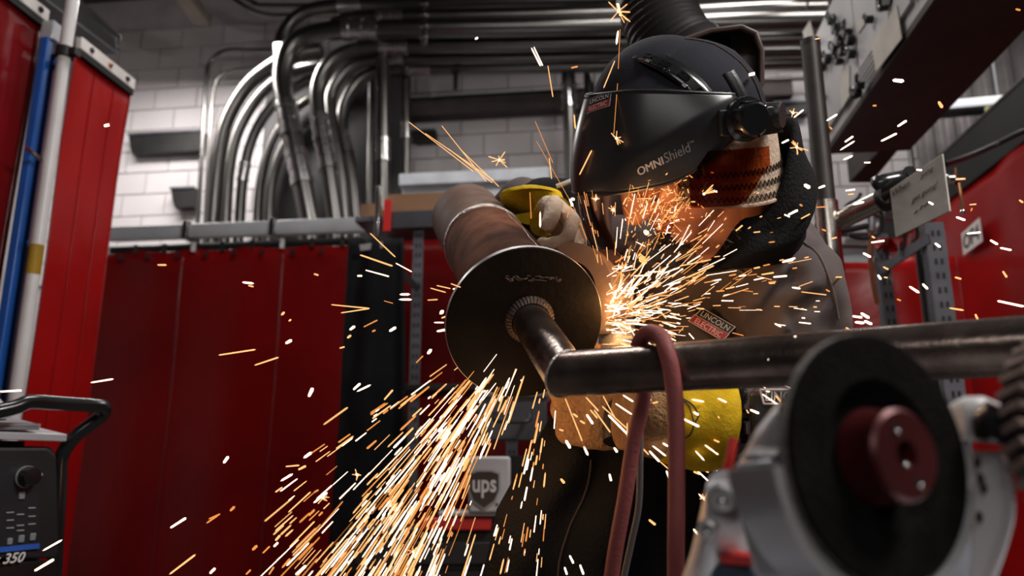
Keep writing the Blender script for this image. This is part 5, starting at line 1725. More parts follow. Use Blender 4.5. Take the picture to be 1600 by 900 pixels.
# ---- gloves
def hand_mb(wr, d, pn, size=1.0, curl=(35, 45, 30), rf=.0125, thumb=1, tcurl=25):
    d = d.normalized()
    pn = (pn - d * pn.dot(d)).normalized()
    sd = d.cross(pn) * thumb             # towards the thumb
    m = MB()
    s_ = size
    kn = wr + d * (.092 * s_)
    m.loft([ering(wr - d * .01, sd, pn, .030 * s_, .022 * s_, 16), ering(wr + d * .03 * s_, sd, pn, .040 * s_, .022 * s_, 16, 2.6), ering(wr + d * .07 * s_, sd, pn, .046 * s_, .020 * s_, 16, 2.8), ering(kn, sd, pn, .044 * s_, .016 * s_, 16, 2.6)])
    for i, (o_, L) in enumerate(((.033, .074), (.011, .084), (-.011, .079), (-.033, .062))):
        p = kn + sd * (o_ * s_) - d * .012
        pts = [p]
        a = 0
        dd = (d + sd * (o_ * 2.2)).normalized()
        for seg, c in zip((.46, .31, .25), curl):
            a += R(c + (i - 1.5) * 3)
            q_ = pts[-1] + (dd * math.cos(a) + pn * math.sin(a)) * (L * seg * s_ + (.012 if seg == .46 else 0))
            pts.append(q_)
        m.tube(crom(pts, 4), [rf * s_ * (1 - .018 * k) for k in range(13)], 12)
        for p_, k in zip(pts[1:], (1.08, 1.04, .95)):
            m.ell(p_, (rf * k * s_,) * 3, nu=10, nv=8)
    tb = wr + d * (.030 * s_) + sd * (.030 * s_)
    td = (d * .62 + sd * .70 + pn * .35).normalized()
    t2_ = (d * .85 + sd * .15 + pn * .6).normalized()
    pts = [tb, tb + td * (.038 * s_), tb + td * (.038 * s_) + t2_ * (.030 * s_), tb + td * (.038 * s_) + t2_ * (.052 * s_) + pn * .006]
    m.tube(crom(pts, 4), [.0165 * s_ * (1 - .02 * k) for k in range(13)], 12)
    m.ell(pts[-1], (.0135 * s_,) * 3, nu=10, nv=8)
    return m
# far hand, on top, holding the grinder by its head
wu = W(858, 330, 1.33)
du = (W(926, 392, 1.24) - wu).normalized()
pu = (-cu * .45 - cf * .25 - cr * .6)
gm = hand_mb(wu, du, pu, 1.0, (46, 62, 42), .0128, -1)
gu = obj('glove', remesh(gm, .0042, 3, lambda v, n_: .0016 * noise.noise(v * 40)), M_leather, man, ang=80, label='cream leather glove on top with yellow cuff')
cfm = MB().loft([ering(W(846, 326, 1.36) + du * .03, du.orthogonal().normalized(), du.cross(du.orthogonal().normalized()), .043, .040), ering(W(836, 322, 1.37), cr, (cu * .8 - cf * .6), .052, .040), ering(W(831, 312, 1.38), cr, (cu * .35 - cf * .9), .057, .044), ering(W(829, 304, 1.385), cr, (cu * .25 - cf * .95), .056, .044), ering(W(829, 297, 1.39), cr, (cu * .25 - cf * .95), .030, .026)])
obj('glove_cuff', cfm, M_yellow, gu, ang=70)
obj('thumb_seam', MB().tube(crom([W(860, 320, 1.27), W(872, 340, 1.26), W(884, 362, 1.25), W(893, 378, 1.24)], 5), .0016, 6), M_seam, gu)
# sleeve end with pale edge behind it
slv = MB()
limb(slv, [W(990, 370, 1.45), W(915, 330, 1.47), W(850, 318, 1.46), W(826, 322, 1.45)], [.075, .062, .050, .046])
cuffs = obj('far_sleeve', remesh(slv, .009, 4, lambda v, n_: .004 * noise.noise(v * 14)), M_blackcloth, jacket, ang=80, label='black sleeve of the far arm')
obj('sleeve_edge', MB().tube(crom([W(870, 291, 1.405), W(884, 286, 1.40), W(896, 281, 1.40), W(905, 279, 1.40)], 4), .0045, 8), M_whitelabel, jacket)
obj('grey_panel', MB().grid(lambda a, v: W(902 + 50 * a, 290 + 95 * v, 1.33) - cf * (.02 * math.sin(PI * a)), 10, 10), M_jacket2, jacket, solid=.01, ang=80)
# near hand below the arm pipe
wl = W(1040, 655, 1.05)
dl = (W(930, 642, 1.055) - wl).normalized()
pl = (cu * .05 + cf * 1.0)
gm = hand_mb(wl, dl, pl, 1.16, (34, 48, 40), .0145, -1)
gl = obj('glove', remesh(gm, .0042, 3, lambda v, n_: .0018 * noise.noise(v * 36)), M_suede, man, ang=80, label='tan suede glove under the pipe with broad yellow cuff')
av = (W(1110, 655, 1.0) - W(990, 642, .975)).normalized()
xa = (cu - av * cu.dot(av)).normalized()
ya = av.cross(xa)
obj('suede_band', MB().loft([ering(W(975, 640, .975), xa, ya, .050, .044), ering(W(1002, 645, .975), xa, ya, .054, .048), ering(W(1040, 650, .98), xa, ya, .056, .050)]), M_suede, gl, ang=70)
cfl = MB().loft([ering(W(1016, 648, .98), xa, ya, .050, .050), ering(W(1050, 652, .98), xa, ya, .060, .054), ering(W(1092, 655, .985), xa, ya, .066, .060), ering(W(1118, 655, .99), xa, ya, .066, .060), ering(W(1124, 655, .992), xa, ya, .060, .054), ering(W(1112, 655, .99), xa, ya, .050, .046)])
gcf = obj('glove_cuff', cfl, M_yellow, gl, ang=70)
tree_c = bvh_of(cfl)
for crv in ([(1066, 624), (1076, 634), (1082, 650), (1084, 666), (1078, 680)], [(1066, 622), (1082, 632), (1092, 648)], [(1078, 680), (1070, 684), (1068, 672)], [(1084, 664), (1092, 650)]):
    pts = []
    for x, y in crv:
        ray = _ray(x, y).normalized()
        h = tree_c.ray_cast(CAM + ray * .3, ray)
        if h[0] is not None: pts.append(h[0] - ray * .0006)
    if len(pts) > 1:
        obj('pen_mark', MB().tube(crom(pts, 4), .0009, 5), M_ink, gcf)
obj('glove_knuckle', MB().loft([ering(W(952, 560, .99), cr, cf, .014, .010), ering(W(966, 538, 1.0), cr, cf, .022, .014), ering(W(985, 560, .99), cr, cf, .026, .016), ering(W(990, 600, .98), cr, cf, .03, .02)]), M_leather, gl, ang=80, label='cream leather back of the hand')

# ------------------------------------------------------------------ angle grinder in the welder's hands
gcn = W(893, 455, 1.09)
r_, u_, f_ = frame(gcn)
nb_ = (f_ * .80 + r_ * .60).normalized()
ug = (u_ - nb_ * u_.dot(nb_)).normalized()
sg_ = ug.cross(nb_)
if sg_.dot(r_) < 0: sg_ = -sg_
hg = thing('angle_grinder', 'angle grinder with tan steel guard held in the leather gloves against the flange', 'grinder', W(960, 600, 1.05))
def garc(a0, a1, prof, nseg=40):
    return MB().loft([[gcn + nb_ * h + (sg_ * math.cos(a) + ug * math.sin(a)) * rr for rr, h in prof] for a in [R(a0 + (a1 - a0) * i / nseg) for i in range(nseg + 1)]])
g_ = obj('guard', garc(-62, 112, [(.042, 0), (.069, 0), (.069, .0022), (.042, .0022)]), M_guard, hg)
obj('guard_wall', garc(-62, 60, [(.0668, .002), (.069, .002), (.069, .052), (.0668, .052)]), M_guard, g_)
obj('guard_lip', garc(-62, 60, [(.064, .050), (.0705, .050), (.0705, .0525), (.064, .0525)]), M_guard, g_)
wc = gcn + nb_ * .02 + sg_ * .012
obj('cutting_disc', garc(-70, 70, [(.040, .018), (.061, .018), (.061, .021), (.040, .021)]), M_wheel, hg)
gh = W(962, 492, 1.14)
obj('gear_head', MB().loft([ering(gh - f_ * .03 + u_ * .02, r_, u_, .018, .02), ering(gh, r_, f_, .026, .026), ering(W(966, 540, 1.12), r_, f_, .028, .028), ering(W(968, 580, 1.09), r_, f_, .024, .024)]), M_alu, hg)
obj('motor_body', MB().tube([W(966, 560, 1.10), W(966, 610, 1.06), W(968, 690, 1.02)], [.026, .024, .022], 18), M_blackplastic, hg)
obj('side_handle', MB().tube([W(905, 400, 1.2), W(930, 440, 1.17), gh], [.012, .014, .012], 14), M_blackplastic, hg)

# dark lettered case hanging below the arm, right of the yellow cuff
c = W(1228, 622, .92)
r_, u_, f_ = frame(c)
k = .92 / FPX
dc = thing('dark_case', 'dark case lettered LINCOLN just under the pipe arm, right of the yellow cuff', 'case', c - u_ * .05)
obj('case_body', MB().box(c + f_ * .03 - u_ * .03, (110 * k, 100 * k, .05), (r_, u_, f_)), M_blackplastic, dc, bevel=.006)
tx = text_mb('LINCOLN', 1, .012, .1, .0004)
xs = [v.x for v in tx.v]; ys = [v.y for v in tx.v]
tx.v = [V(((v.x - min(xs)) / (max(xs) - min(xs)) * 74 * k - 31 * k, ((v.y - min(ys)) / (max(ys) - min(ys)) - .5) * 15 * k, v.z)) for v in tx.v]
obj('lettering', place(tx, c - f_ * .0008 + u_ * 3 * k, r_, u_), M_whitelabel, dc, smooth=False)
pl_ = [(-38, 13), (42, 13), (40, -9), (-33, -9)]
for i in range(4):
    a_, b_ = pl_[i], pl_[(i + 1) % 4]
    obj('badge_line', MB().tube([c + r_ * a_[0] * k + u_ * a_[1] * k - f_ * .0008, c + r_ * b_[0] * k + u_ * b_[1] * k - f_ * .0008], .0012, 6), M_whitelabel, dc)
for (x, y, rr) in ((1150, 622, 11), (1152, 648, 9), (1150, 668, 10)):
    pass
c = W(1152, 640, .99)
cp_ = thing('hose_coupling', 'glossy black air coupling hanging right of the yellow glove cuff', 'coupling', W(1152, 676, .99))
obj('coupling_body', MB().lathe([(.004, .034), (.010, .032), (.014, .022), (.014, .012), (.009, .009), (.009, .002), (.015, 0), (.015, -.014), (.010, -.017), (.010, -.030), (.013, -.032), (.013, -.042), (.003, -.044)], c, u_, 20), M_blackpaint, cp_)
obj('collar', MB().lathe([(.0145, -.003), (.0162, -.004), (.0162, -.010), (.0145, -.011)], c, u_, 20), M_lens, cp_)
# ------------------------------------------------------------------ sparks
rnd = random.Random(11)
SP = []     # (p0, p1, half width, material, zone)
ZN = {
    'fall': ('falling sparks under the flange', 'glowing spark streak in the dense shower falling beneath the steel flange'),
    'spray': ('sparks spraying over the jacket', 'glowing spark streak flying over the grey jacket right of the flange'),
    'jet': ('sparks at the grinding contact', 'white hot spark in the dense jet between flange edge and tan guard'),
    'visor': ('spark reflections set on the visor', 'tiny orange sliver standing in for a spark reflected in the visor'),
    'left': ('stray sparks over the red curtain', 'stray spark streak in front of the dark red curtain at left'),
    'low': ('sparks under the pipe arm', 'spark streak under the dark pipe arm by the suede glove and apron'),
    'right': ('stray sparks at the right', 'stray spark streak among rack, board and cabinet at right'),
    'up': ('sparks rising past the helmet', 'thin rising spark trail above the pipe and in front of the helmet'),
}
def spk(x0, y0, x1, y1, w, h, zone, d=1.0, dd=None):
    """photo line, width px, heat 0..3"""
    SP.append((W(x0, y0, d), W(x1, y1, dd if dd else d + rnd.uniform(-.04, .04)), w * .5 * d / FPX, h, zone))
H, Wm, Or, Dm = 0, 1, 2, 3
# stray streaks read off the photograph: left
for l in ((341, 555, 400, 546, 3, Wm), (397, 571, 436, 558, 3, Wm), (141, 598, 178, 592, 3.4, H), (378, 441, 397, 443, 4, H), (388, 446, 396, 448, 3, Wm), (246, 414, 260, 414, 3, Wm), (491, 428, 497, 430, 3, Wm),
          (266, 825, 291, 809, 4, H), (264, 898, 306, 866, 3.4, Wm), (66, 861, 98, 843, 4, H), (54, 892, 84, 874, 4, H), (0, 612, 34, 610, 4, H), (482, 620, 489, 606, 6, H), (505, 664, 544, 636, 3, Wm), (349, 724, 357, 713, 5, H),
          (474, 716, 488, 706, 5, H), (438, 752, 458, 740, 4, H), (446, 729, 468, 727, 3, Wm), (466, 734, 478, 728, 4, Wm), (322, 818, 342, 804, 3, Or), (326, 811, 344, 803, 2.5, Or), (360, 798, 366, 792, 4, Or), (394, 860, 402, 852, 5, Or),
          (410, 865, 422, 853, 3, Or), (430, 845, 438, 836, 4, Wm), (428, 854, 434, 848, 3, H), (450, 801, 486, 768, 3, Wm), (452, 855, 492, 814, 3, Wm), (466, 864, 536, 783, 2, Or), (490, 786, 512, 769, 4, H), (482, 806, 492, 796, 3.5, Or), (440, 888, 454, 872, 3.5, Or),
          (328, 896, 336, 888, 4, H), (462, 898, 478, 884, 4, H), (440, 492, 444, 488, 4, Wm), (451, 502, 455, 499, 3, Wm), (446, 537, 456, 531, 5, H), (163, 197, 170, 195, 6, H), (490, 770, 498, 765, 3, Or), (498, 806, 504, 800, 3, Or), (384, 898, 392, 890, 3, Or), (420, 898, 428, 886, 3, Or)):
    spk(*l, 'left', rnd.uniform(.85, 1.15))
for l in ((517, 476, 578, 482, 2.4, Wm), (532, 489, 578, 482, 2.4, Wm), (562, 398, 614, 416, 3, Wm), (578, 364, 618, 402, 2.2, Wm), (618, 411, 644, 425, 2.6, H), (571, 422, 608, 432, 2.6, H), (558, 431, 566, 431, 4, H), (624, 460, 641, 460, 4, H), (623, 468, 644, 468, 4, H),
          (546, 516, 555, 509, 5, H), (543, 528, 548, 524, 4, Wm), (568, 511, 590, 500, 2, Or), (608, 518, 619, 511, 5, H), (600, 470, 614, 474, 1.6, Or), (531, 544, 538, 542, 3, Wm), (552, 609, 563, 599, 4, H), (557, 612, 580, 601, 4, H), (600, 625, 614, 609, 3, Wm), (582, 518, 586, 516, 3, Or),
          (672, 450, 697, 457, 2, Wm), (682, 446, 704, 451, 2, Wm), (707, 452, 721, 449, 3, H), (704, 443, 720, 449, 2, Wm), (668, 469, 684, 468, 2, Wm), (690, 497, 698, 494, 3, Wm), (682, 518, 697, 515, 4, H), (688, 490, 692, 486, 6, H), (668, 553, 674, 546, 5, H), (650, 567, 661, 556, 2, Or), (678, 504, 694, 504, 2.5, H)):
    spk(*l, 'left', rnd.uniform(.92, 1.1))
# over and round the helmet and the top
for l in ((830, 74, 845, 104, 3.4, H), (834, 73, 848, 103, 2.4, H), (856, 102, 864, 152, 2.2, Wm), (743, 61, 746, 59, 4, H), (893, 106, 902, 104, 4, Or), (966, 47, 963, 70, 4, H), (961, 94, 943, 138, 2.4, Wm), (836, 189, 864, 255, 1.4, Or), (638, 190, 740, 268, 1.6, Wm), (690, 196, 760, 284, 1.6, Wm), (664, 208, 772, 282, 1.6, Wm), (700, 232, 770, 286, 1.5, Wm), (718, 232, 780, 292, 1.4, Wm),
          (969, 45, 965, 130, 1.3, Or), (965, 130, 959, 210, 1.3, Or), (897, 178, 899, 202, 3, Wm), (977, 164, 979, 186, 4.4, H), (979, 188, 982, 200, 2, Or), (1037, 151, 1032, 176, 3.4, Wm), (1061, 156, 1061, 180, 3.2, Wm), (1047, 126, 1049, 153, 3, Wm), (1062, 113, 1066, 108, 4, Wm), (1142, 180, 1164, 156, 3.4, Wm), (1060, 212, 1076, 190, 3.6, H), (1100, 220, 1106, 214, 5, H), (1004, 198, 1008, 199, 7, H), (1005, 212, 1009, 204, 3, Or),
          (1171, 117, 1178, 115, 7, H), (905, 274, 925, 234, 3, Wm), (944, 240, 948, 222, 2.4, Wm), (962, 222, 972, 240, 1.8, Or), (952, 280, 957, 228, 1.2, Or), (858, 246, 862, 280, 2.2, Wm), (838, 220, 900, 330, 1.2, Or), (828, 300, 830, 342, 2, Or), (844, 330, 844, 356, 4, H), (1044, 248, 1054, 232, 3, H), (976, 257, 981, 260, 5, H), (964, 266, 967, 270, 4.5, H), (893, 310, 897, 312, 5, H), (890, 311, 895, 322, 4, H), (886, 340, 893, 318, 2, Or)):
    spk(*l, 'up', 1.0 if l[0] > 960 else 1.02)
spk(965, 5, 970, 25, 5, H, 'up', .98)
# right side
for l in ((1184, 48 + 0, 1200, 40, 0.1, Dm), (1394, 125, 1413, 127, 6, H), (1466, 158, 1473, 169, 5, Wm), (1402, 198, 1417, 188, 4, H), (1376, 221, 1402, 208, 3.6, H), (1363, 165, 1370, 165, 3.4, Or), (1587, 14, 1594, 16, 3.4, Or), (1240, 184, 1256, 171, 4, H), (1291, 189, 1309, 178, 3.4, H), (1296, 198, 1300, 202, 3, Or), (1221, 224, 1233, 218, 3.4, H), (1320, 222, 1333, 213, 3.4, H), (1312, 235, 1336, 220, 3.4, H), (1317, 250, 1333, 243, 3.6, H), (1350, 254, 1360, 254, 3.4, H), (1432, 265, 1440, 266, 4, H), (1274, 61, 1280, 60, 3, Wm),
          (1256, 288, 1266, 294, 6, H), (1279, 294, 1289, 290, 4, H), (1321, 298, 1336, 296, 4, H), (1325, 304, 1334, 303, 3, Wm), (1332, 320, 1351, 315, 4, H), (1249, 319, 1254, 322, 3, Or), (1275, 324, 1291, 323, 3, Or), (1251, 342, 1266, 334, 3, Wm), (1284, 358, 1291, 361, 3, Or), (1300, 373, 1307, 371, 3, Wm), (1231, 336, 1247, 328, 4, H), (1361, 379, 1382, 376, 4, H), (1348, 395, 1361, 402, 4, H), (1362, 369, 1367, 372, 3, Wm), (1461, 380, 1469, 386, 4, H), (1450, 315, 1459, 320, 4, H), (1494, 339, 1508, 344, 4, H), (1515, 320, 1525, 319, 3, Wm), (1517, 330, 1519, 325, 2.4, Or), (1510, 365, 1533, 363, 4, H),
          (1547, 375, 1559, 382, 4, H), (1562, 387, 1581, 391, 3.6, H), (1592, 312, 1599, 317, 3.4, Wm), (1567, 424, 1573, 433, 3.4, Wm), (1492, 433, 1502, 436, 3.6, Wm), (1420, 447, 1437, 458, 4, H), (1441, 443, 1450, 452, 4, H), (1401, 467, 1408, 470, 3, Or), (1482, 481, 1507, 485, 3.6, Wm), (1524, 491, 1528, 500, 4, Wm), (1558, 470, 1600, 479, 4, H), (1380, 417, 1388, 421, 3, Wm), (1371, 429, 1377, 437, 4, H), (1381, 433, 1387, 434, 3, Wm), (1332, 494, 1347, 496, 5, H), (1345, 489, 1358, 497, 5, H), (1335, 503, 1351, 505, 5, H), (1350, 501, 1363, 507, 5, H), (1200, 561, 1209, 578, 7, H), (1242, 525, 1245, 533, 6, H),
          (1277, 450, 1303, 450, 3, Wm), (1300, 452, 1314, 452, 5, H), (1294, 477, 1310, 483, 5, H), (1313, 495, 1320, 497, 3, Wm), (1286, 508, 1293, 518, 4, H), (1322, 512, 1328, 516, 3.4, Wm), (1290, 452, 1297, 456, 2.6, Or), (1241, 420, 1275, 415, 3.4, H), (1222, 410, 1243, 403, 3.6, H), (1208, 433, 1230, 431, 4, H), (1237, 449, 1251, 451, 4, H), (1247, 469, 1260, 465, 3, Wm), (1210, 505, 1221, 511, 3.4, H), (1210, 493, 1220, 498, 3, Wm), (1306, 428, 1315, 428, 3, Wm), (1306, 433, 1315, 433, 3, Wm)):
    spk(*l, 'right', rnd.uniform(.95, 1.15) if not (1190 < l[0] < 1250 and l[1] > 520) else .72)
# under the pipe arm
for l in ((883, 622, 910, 690, 2.6, Wm), (916, 647, 927, 663, 4, H), (915, 620, 936, 643, 2.8, Wm), (922, 640, 934, 654, 2.4, Wm), (928, 640, 954, 676, 2.4, Wm), (942, 618, 962, 655, 2.4, Wm), (940, 634, 980, 670, 3, Wm), (950, 648, 982, 680, 3.4, H), (961, 630, 988, 648, 3, H), (973, 617, 990, 628, 3.6, H), (980, 660, 980, 686, 2.6, Wm), (1008, 640, 1025, 648, 4, H), (1012, 622, 1044, 642, 2.4, H), (1020, 630, 1028, 628, 3, Wm), (1003, 651, 1014, 656, 4, H), (1028, 673, 1039, 682, 4.4, H), (1035, 692, 1045, 698, 4, H),
          (1019, 696, 1041, 713, 3.4, H), (1014, 704, 1031, 722, 3.4, H), (1031, 721, 1046, 734, 2.6, Wm), (1041, 735, 1046, 748, 5, H), (1000, 696, 1014, 711, 2.4, Wm), (1067, 654, 1093, 667, 4, H), (1070, 671, 1084, 684, 3, Wm), (1080, 624, 1101, 628, 4, H), (1121, 622, 1136, 629, 4, H), (1107, 670, 1130, 684, 3, H), (1101, 695, 1123, 711, 3.4, H), (1086, 704, 1101, 720, 3.4, H), (1105, 720, 1112, 726, 5, H), (1108, 724, 1121, 736, 2.4, Wm), (1084, 730, 1107, 752, 3.4, H), (1070, 723, 1083, 730, 3, Wm), (1097, 732, 1107, 738, 3.4, Wm), (1084, 737, 1094, 741, 4, Wm), (1115, 687, 1124, 691, 3, Wm), (1121, 649, 1124, 654, 3, Wm), (1084, 644, 1091, 648, 4, H), (1091, 771, 1109, 789, 4, H), (1100, 788, 1110, 770, 3, Wm),
          (884, 688, 891, 700, 5, H), (912, 697, 919, 712, 5, H), (959, 699, 965, 707, 4, H), (876, 748, 882, 755, 4.4, Wm), (952, 740, 955, 752, 5, H), (890, 868, 896, 880, 4, H), (906, 882, 912, 898, 4, H), (882, 886, 886, 898, 4, H), (1014, 812, 1024, 820, 4, Wm), (1083, 826, 1096, 842, 4, H), (874, 671, 880, 673, 3, Wm), (906, 657, 914, 662, 3, Wm), (895, 646, 903, 652, 3, Wm), (1190, 615, 1215, 632, 3.4, H), (1196, 610, 1205, 614, 3.4, H), (1212, 618, 1220, 628, 3, Wm), (1242, 618, 1252, 624, 3.4, H), (1172, 640, 1186, 646, 4, H), (1166, 640, 1170, 646, 3, Wm), (1476, 653, 1486, 658, 3, Wm)):
    spk(*l, 'low', .93 if l[1] < 720 else 1.0)
# left burst of long thin trails rising off the pipe
def line(ox, oy, ang, dist, ln, w, h, zone, d, d2=None):
    a = R(ang)
    spk(ox + math.cos(a) * dist, oy + math.sin(a) * dist, ox + math.cos(a) * (dist + ln), oy + math.sin(a) * (dist + ln), w, h, zone, d, d2)
# the shower
for i in range(620):
    a = rnd.gauss(120.5, 7.0)
    if a < 107 or a > 142: a = rnd.uniform(110, 134)
    dist = 120 + 440 * rnd.random() ** .8
    ln = rnd.choice((rnd.uniform(8, 26), rnd.uniform(20, 60), rnd.uniform(40, 100)))
    w = rnd.choice((1.2, 1.5, 1.9, 2.3, 2.9))
    h = rnd.choices((H, Wm, Or, Dm), (34, 40, 22, 4))[0]
    if dist + ln > 640: ln = 640 - dist
    d = 1.12 - .22 * (dist / 500) + rnd.uniform(-.05, .05)
    line(858 + rnd.gauss(0, 6), 455 + rnd.gauss(0, 10), a + rnd.gauss(0, 1), dist, ln, w, h, 'fall', max(d, .8), max(d - .02 * ln / 60, .78))
for i in range(60):
    a = rnd.uniform(94, 107)
    dist = rnd.uniform(140, 430)
    line(880, 470, a, dist, rnd.uniform(5, 34), rnd.choice((1.5, 2, 2.6, 3.4)), rnd.choices((H, Wm, Or), (4, 4, 3))[0], 'fall', rnd.uniform(.95, 1.04))
for i in range(70):
    a = rnd.uniform(126, 146)
    dist = rnd.uniform(190, 560)
    line(858, 455, a, dist, rnd.uniform(5, 40), rnd.choice((1.5, 2, 2.6, 3.4)), rnd.choices((H, Wm, Or), (3, 4, 4))[0], 'fall', rnd.uniform(.9, 1.04))
# the jet and the spray to the right
for i in range(170):
    y = rnd.gauss(492, 38)
    x = 944 + abs(rnd.gauss(0, 34)) + (8 if y > 520 else 0)
    a = rnd.gauss(-18, 24) if y < 500 else rnd.gauss(6, 16)
    if y > 545: continue
    spk(x, y, x + math.cos(R(a)) * rnd.uniform(6, 30), y + math.sin(R(a)) * rnd.uniform(6, 30), rnd.choice((1.1, 1.5, 2.0, 2.8)), rnd.choices((H, Wm, Or), (5, 4, 1))[0], 'jet', rnd.uniform(.97, 1.02))
for i in range(260):
    a = rnd.gauss(-26, 25)
    if a < -100: a = -60
    dist = 34 + rnd.expovariate(1 / 125)
    if dist > 330: dist = rnd.uniform(60, 200)
    ln = rnd.choice((rnd.uniform(4, 14), rnd.uniform(10, 30), rnd.uniform(20, 52)))
    ox, oy = 945, 500
    sx = ox + math.cos(R(a)) * dist
    a2 = a + rnd.gauss(0, 12)
    sy = oy + math.sin(R(a)) * dist
    if sx > 1180: a2 = rnd.gauss(2, 16)
    spk(sx, sy, sx + math.cos(R(a2)) * ln, sy + math.sin(R(a2)) * ln, rnd.choice((.9, 1.2, 1.5, 1.9, 2.6)), rnd.choices((H, Wm, Or, Dm), (36, 42, 20, 2))[0], 'spray', rnd.uniform(.93, 1.0))
for i in range(55):
    a = rnd.uniform(-112, -62)
    dist = rnd.uniform(60, 240)
    line(956, 480, a, dist, rnd.uniform(6, 42), rnd.choice((.9, 1.2, 1.6)), rnd.choices((H, Wm, Or), (2, 4, 4))[0], 'spray', rnd.uniform(.95, 1.02))
for i in range(80):
    a = rnd.uniform(-14, 30)
    dist = rnd.uniform(70, 330)
    line(945, 470, a, dist, rnd.uniform(5, 22), rnd.choice((1.8, 2.4, 3)), rnd.choices((H, Wm, Or), (4, 4, 2))[0], 'spray', rnd.uniform(.86, .95) if False else .98)
# spark reflections in the visor, made as glowing slivers laid on it
for i in range(300):
    x = rnd.gauss(1030, 34); y = rnd.gauss(318, 32)
    if y < 296 - (x - 960) * .29 or x > 1130 or x < 972: continue
    a = rnd.gauss(60 if x < 1010 else -25, 40)
    ln = rnd.uniform(2, 9) if rnd.random() < .85 else rnd.uniform(8, 26)
    ray = _ray(x, y).normalized()
    h = tree_v.ray_cast(CAM + ray * .3, ray)
    d = ((h[0] - CAM).dot(cf) - .004) if h[0] is not None else .97
    spk(x, y, x + math.cos(R(a)) * ln, y + math.sin(R(a)) * ln, rnd.choice((1.3, 1.7, 2.2)), rnd.choices((H, Wm, Or), (1, 5, 5))[0], 'visor', d, d)
def pxy(p):
    v = p - CAM
    w_ = v.dot(cf)
    return 800 + FPX * v.dot(cr) / w_, 450 - FPX * v.dot(cu) / w_
def clear_of_marks(s):
    (xa_, ya_), (xb_, yb_) = pxy(s[0]), pxy(s[1])
    for x, y in ((xa_, ya_), (xb_, yb_), ((xa_ + xb_) / 2, (ya_ + yb_) / 2)):
        if s[4] != 'up' and ((990 < x < 1094 and 212 < y < 276 and (y - 276) > -(x - 985) * .62 - 14 and (y - 276) < -(x - 985) * .45 + 12) or (738 < x < 792 and 722 < y < 796) or (1086 < x < 1140 and 484 < y < 530 and s[4] == 'spray')):
            return False
        if s[4] in ('spray', 'jet') and y < 290 and 900 < x < 1150 and rnd.random() < .7:
            return False
    return True
SP = [s for s in SP if (s[0] - s[1]).length > .0008 and clear_of_marks(s)]
SMAT = [S_hot, S_warm, S_orange, S_dim]
def sliver(mb, p0, p1, r, n=4):
    d = p1 - p0
    L = d.length
    t = d / L
    x = t.orthogonal().normalized(); y = t.cross(x)
    e = min(L * .18, r * 2)
    rings = [[p0 + t * e + (x * math.cos(2 * PI * j / n) + y * math.sin(2 * PI * j / n)) * (r * .85) for j in range(n)], [p1 - t * e + (x * math.cos(2 * PI * j / n) + y * math.sin(2 * PI * j / n)) * r for j in range(n)]]
    o = len(mb.v)
    mb.v += [p0] + rings[0] + rings[1] + [p1]
    for j in range(n):
        k = (j + 1) % n
        mb.f.append((o, o + 1 + k, o + 1 + j))
        mb.f.append((o + 1 + j, o + 1 + k, o + 1 + n + k, o + 1 + n + j))
        mb.f.append((o + 1 + n + j, o + 1 + n + k, o + 1 + 2 * n))
SP.sort(key=lambda s: -(s[0] - s[1]).length * s[2] * (1.3 if s[4] in ('left', 'right', 'low', 'up') else 1))
def spot(z, x, y):
    if z == 'left':
        if x < 120 and y > 600: return 'over the welding machine'
        if x < 210: return 'over the bright left curtain'
        if 540 < x < 640: return 'over the black blanket, ' + ('upper part' if y < 480 else 'middle' if y < 660 else 'lower part')
        if x >= 640: return 'just left of the flange rim'
        return 'over the back red curtain, ' + ('upper part' if y < 480 else 'middle' if y < 660 else 'lower left' if x < 380 else 'lower right by the blanket')
    if z == 'right':
        if x > 1290 and y < 262: return 'under the dark control cabinet'
        if x < 1290 and y < 310: return 'between neck guard and dark post'
        if x > 1478: return 'over the right red curtain'
        if y < 410: return 'around the swing arm and lettered board'
        return 'in front of the slotted rack' if x > 1325 else 'over the jacket shoulder'
    if z == 'low':
        return ('over the dark apron' if y > 700 else 'over the suede glove') if x < 965 else 'between the hose strands' if x < 1058 else 'over the yellow cuff' if y < 705 and x < 1130 else 'right of the front hose strand'
    if z == 'fall':
        return ('close under the flange' if y < 690 else 'halfway down the shower' if y < 800 else 'near the bottom of the shower') + (', left edge' if x < 858 - (y - 470) * .80 else ', right edge' if x > 858 - (y - 470) * .42 else ', in its core')
    if z == 'up':
        return 'over the upper pipe end' if x < 790 else 'over the helmet' if 905 < x < 1180 and y < 290 else 'by the upper glove' if y > 255 else 'left of the helmet in the air'
    if z == 'jet': return 'at the flange edge beside the tan guard'
    if z == 'visor': return 'set on the clear visor as a reflection'
    return 'above the near sleeve badge' if x > 1080 else 'under the chin and visor' if y < 440 else 'just right of the tan guard'
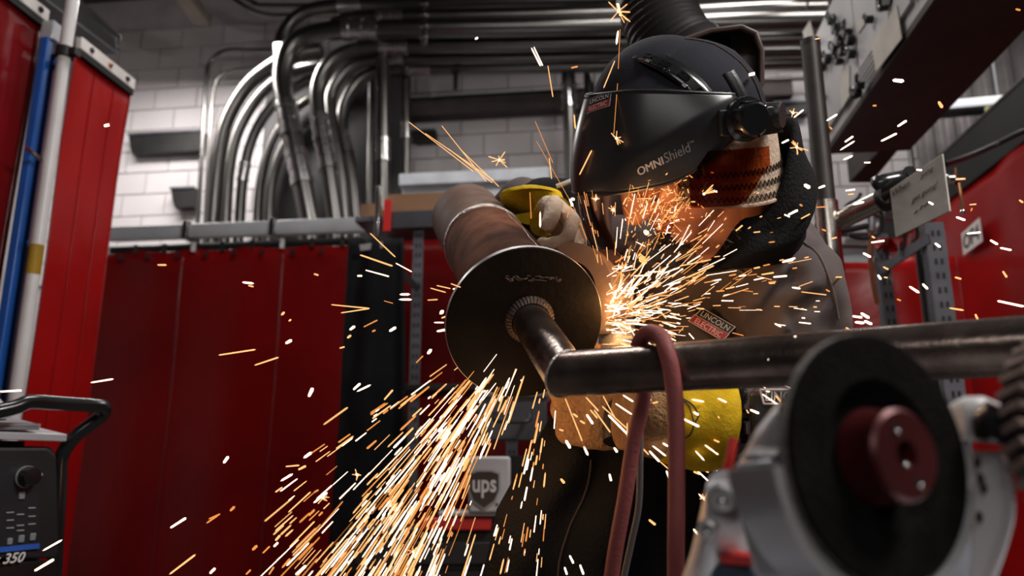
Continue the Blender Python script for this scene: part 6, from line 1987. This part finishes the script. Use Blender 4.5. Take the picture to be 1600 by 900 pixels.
for p0, p1, r, h, z in SP[:292]:
    mb = MB()
    sliver(mb, p0, p1, r)
    (xa_, ya_), (xb_, yb_) = pxy(p0), pxy(p1)
    if xa_ > xb_: xa_, ya_, xb_, yb_ = xb_, yb_, xa_, ya_
    L = math.hypot(xb_ - xa_, yb_ - ya_)
    an_ = math.degrees(math.atan2(ya_ - yb_, xb_ - xa_))
    lab = ('short ' if L < 14 else 'long ' if L > 48 else '') + ('white hot', 'yellow', 'orange', 'faint red')[h] + ' spark, ' + ('level' if abs(an_) < 14 else 'upright' if abs(an_) > 72 else 'slanting up' if an_ > 0 else 'slanting down') + ', ' + spot(z, (xa_ + xb_) / 2, (ya_ + yb_) / 2)
    o = obj('spark', mb, SMAT[h], smooth=False, label=lab, cat='spark', group=ZN[z][0])
rest = {}
for p0, p1, r, h, z in SP[292:]:
    sliver(rest.setdefault(h, MB()), p0, p1, r)
for h, mb in rest.items():
    obj('spark_shower', mb, SMAT[h], smooth=False, kind='stuff', label='countless small ' + ('white hot', 'yellow', 'orange', 'fading red')[h] + ' sparks around the flange and shower', cat='sparks', org=W(900, 500, 1.0))
# bursts: sparks that split into a star
for i, (x, y, rad, lb) in enumerate(((780, 250, 20, 'star shaped spark burst above the far pipe end'), (1245, 230, 16, 'star shaped spark burst right of the neck guard'), (963, 216, 13, 'star shaped spark burst on the dark helmet shell front'), (966, 18, 20, 'bright spark burst at the top beside the fume duct'),
                                     (1239, 176, 7, 'small spark star left of the dark post'), (958, 328, 8, 'small spark star under the helmet front edge'), (1100, 303, 24, 'fan shaped spark burst on the leather neck guard edge'), (1100, 778, 12, 'crossed spark burst beside the silver screw boss'), (558, 742, 8, 'small spark star over the black blanket'), (505, 778, 9, 'small spark star over the lower curtain edge'), (646, 862, 12, 'spark star low in the falling shower'), (931, 311, 7, 'small spark star left of the visor'))):
    c = W(x, y, .97)
    mb = MB()
    n_ = 9
    for k in range(n_):
        a = rnd.uniform(0, 2 * PI) if x != 1100 or y > 500 else R(rnd.uniform(5, 50))
        L = rad * rnd.uniform(.35, 1.25) * .97 / FPX
        dv = (cr * math.cos(a) + cu * math.sin(a) + cf * rnd.uniform(-.6, .6)) * L
        sliver(mb, c - dv * .05, c + dv, .9 * .97 / FPX if k else 1.3 * .97 / FPX)
    t = thing('spark_burst', lb, 'spark burst', c, group='spark bursts')
    obj('ray_streaks', mb, S_warm, t, smooth=False, kind='stuff')
    obj('hot_core', MB().ell(c, (2.2 * .97 / FPX,) * 3, nu=8, nv=6), S_hot, t)
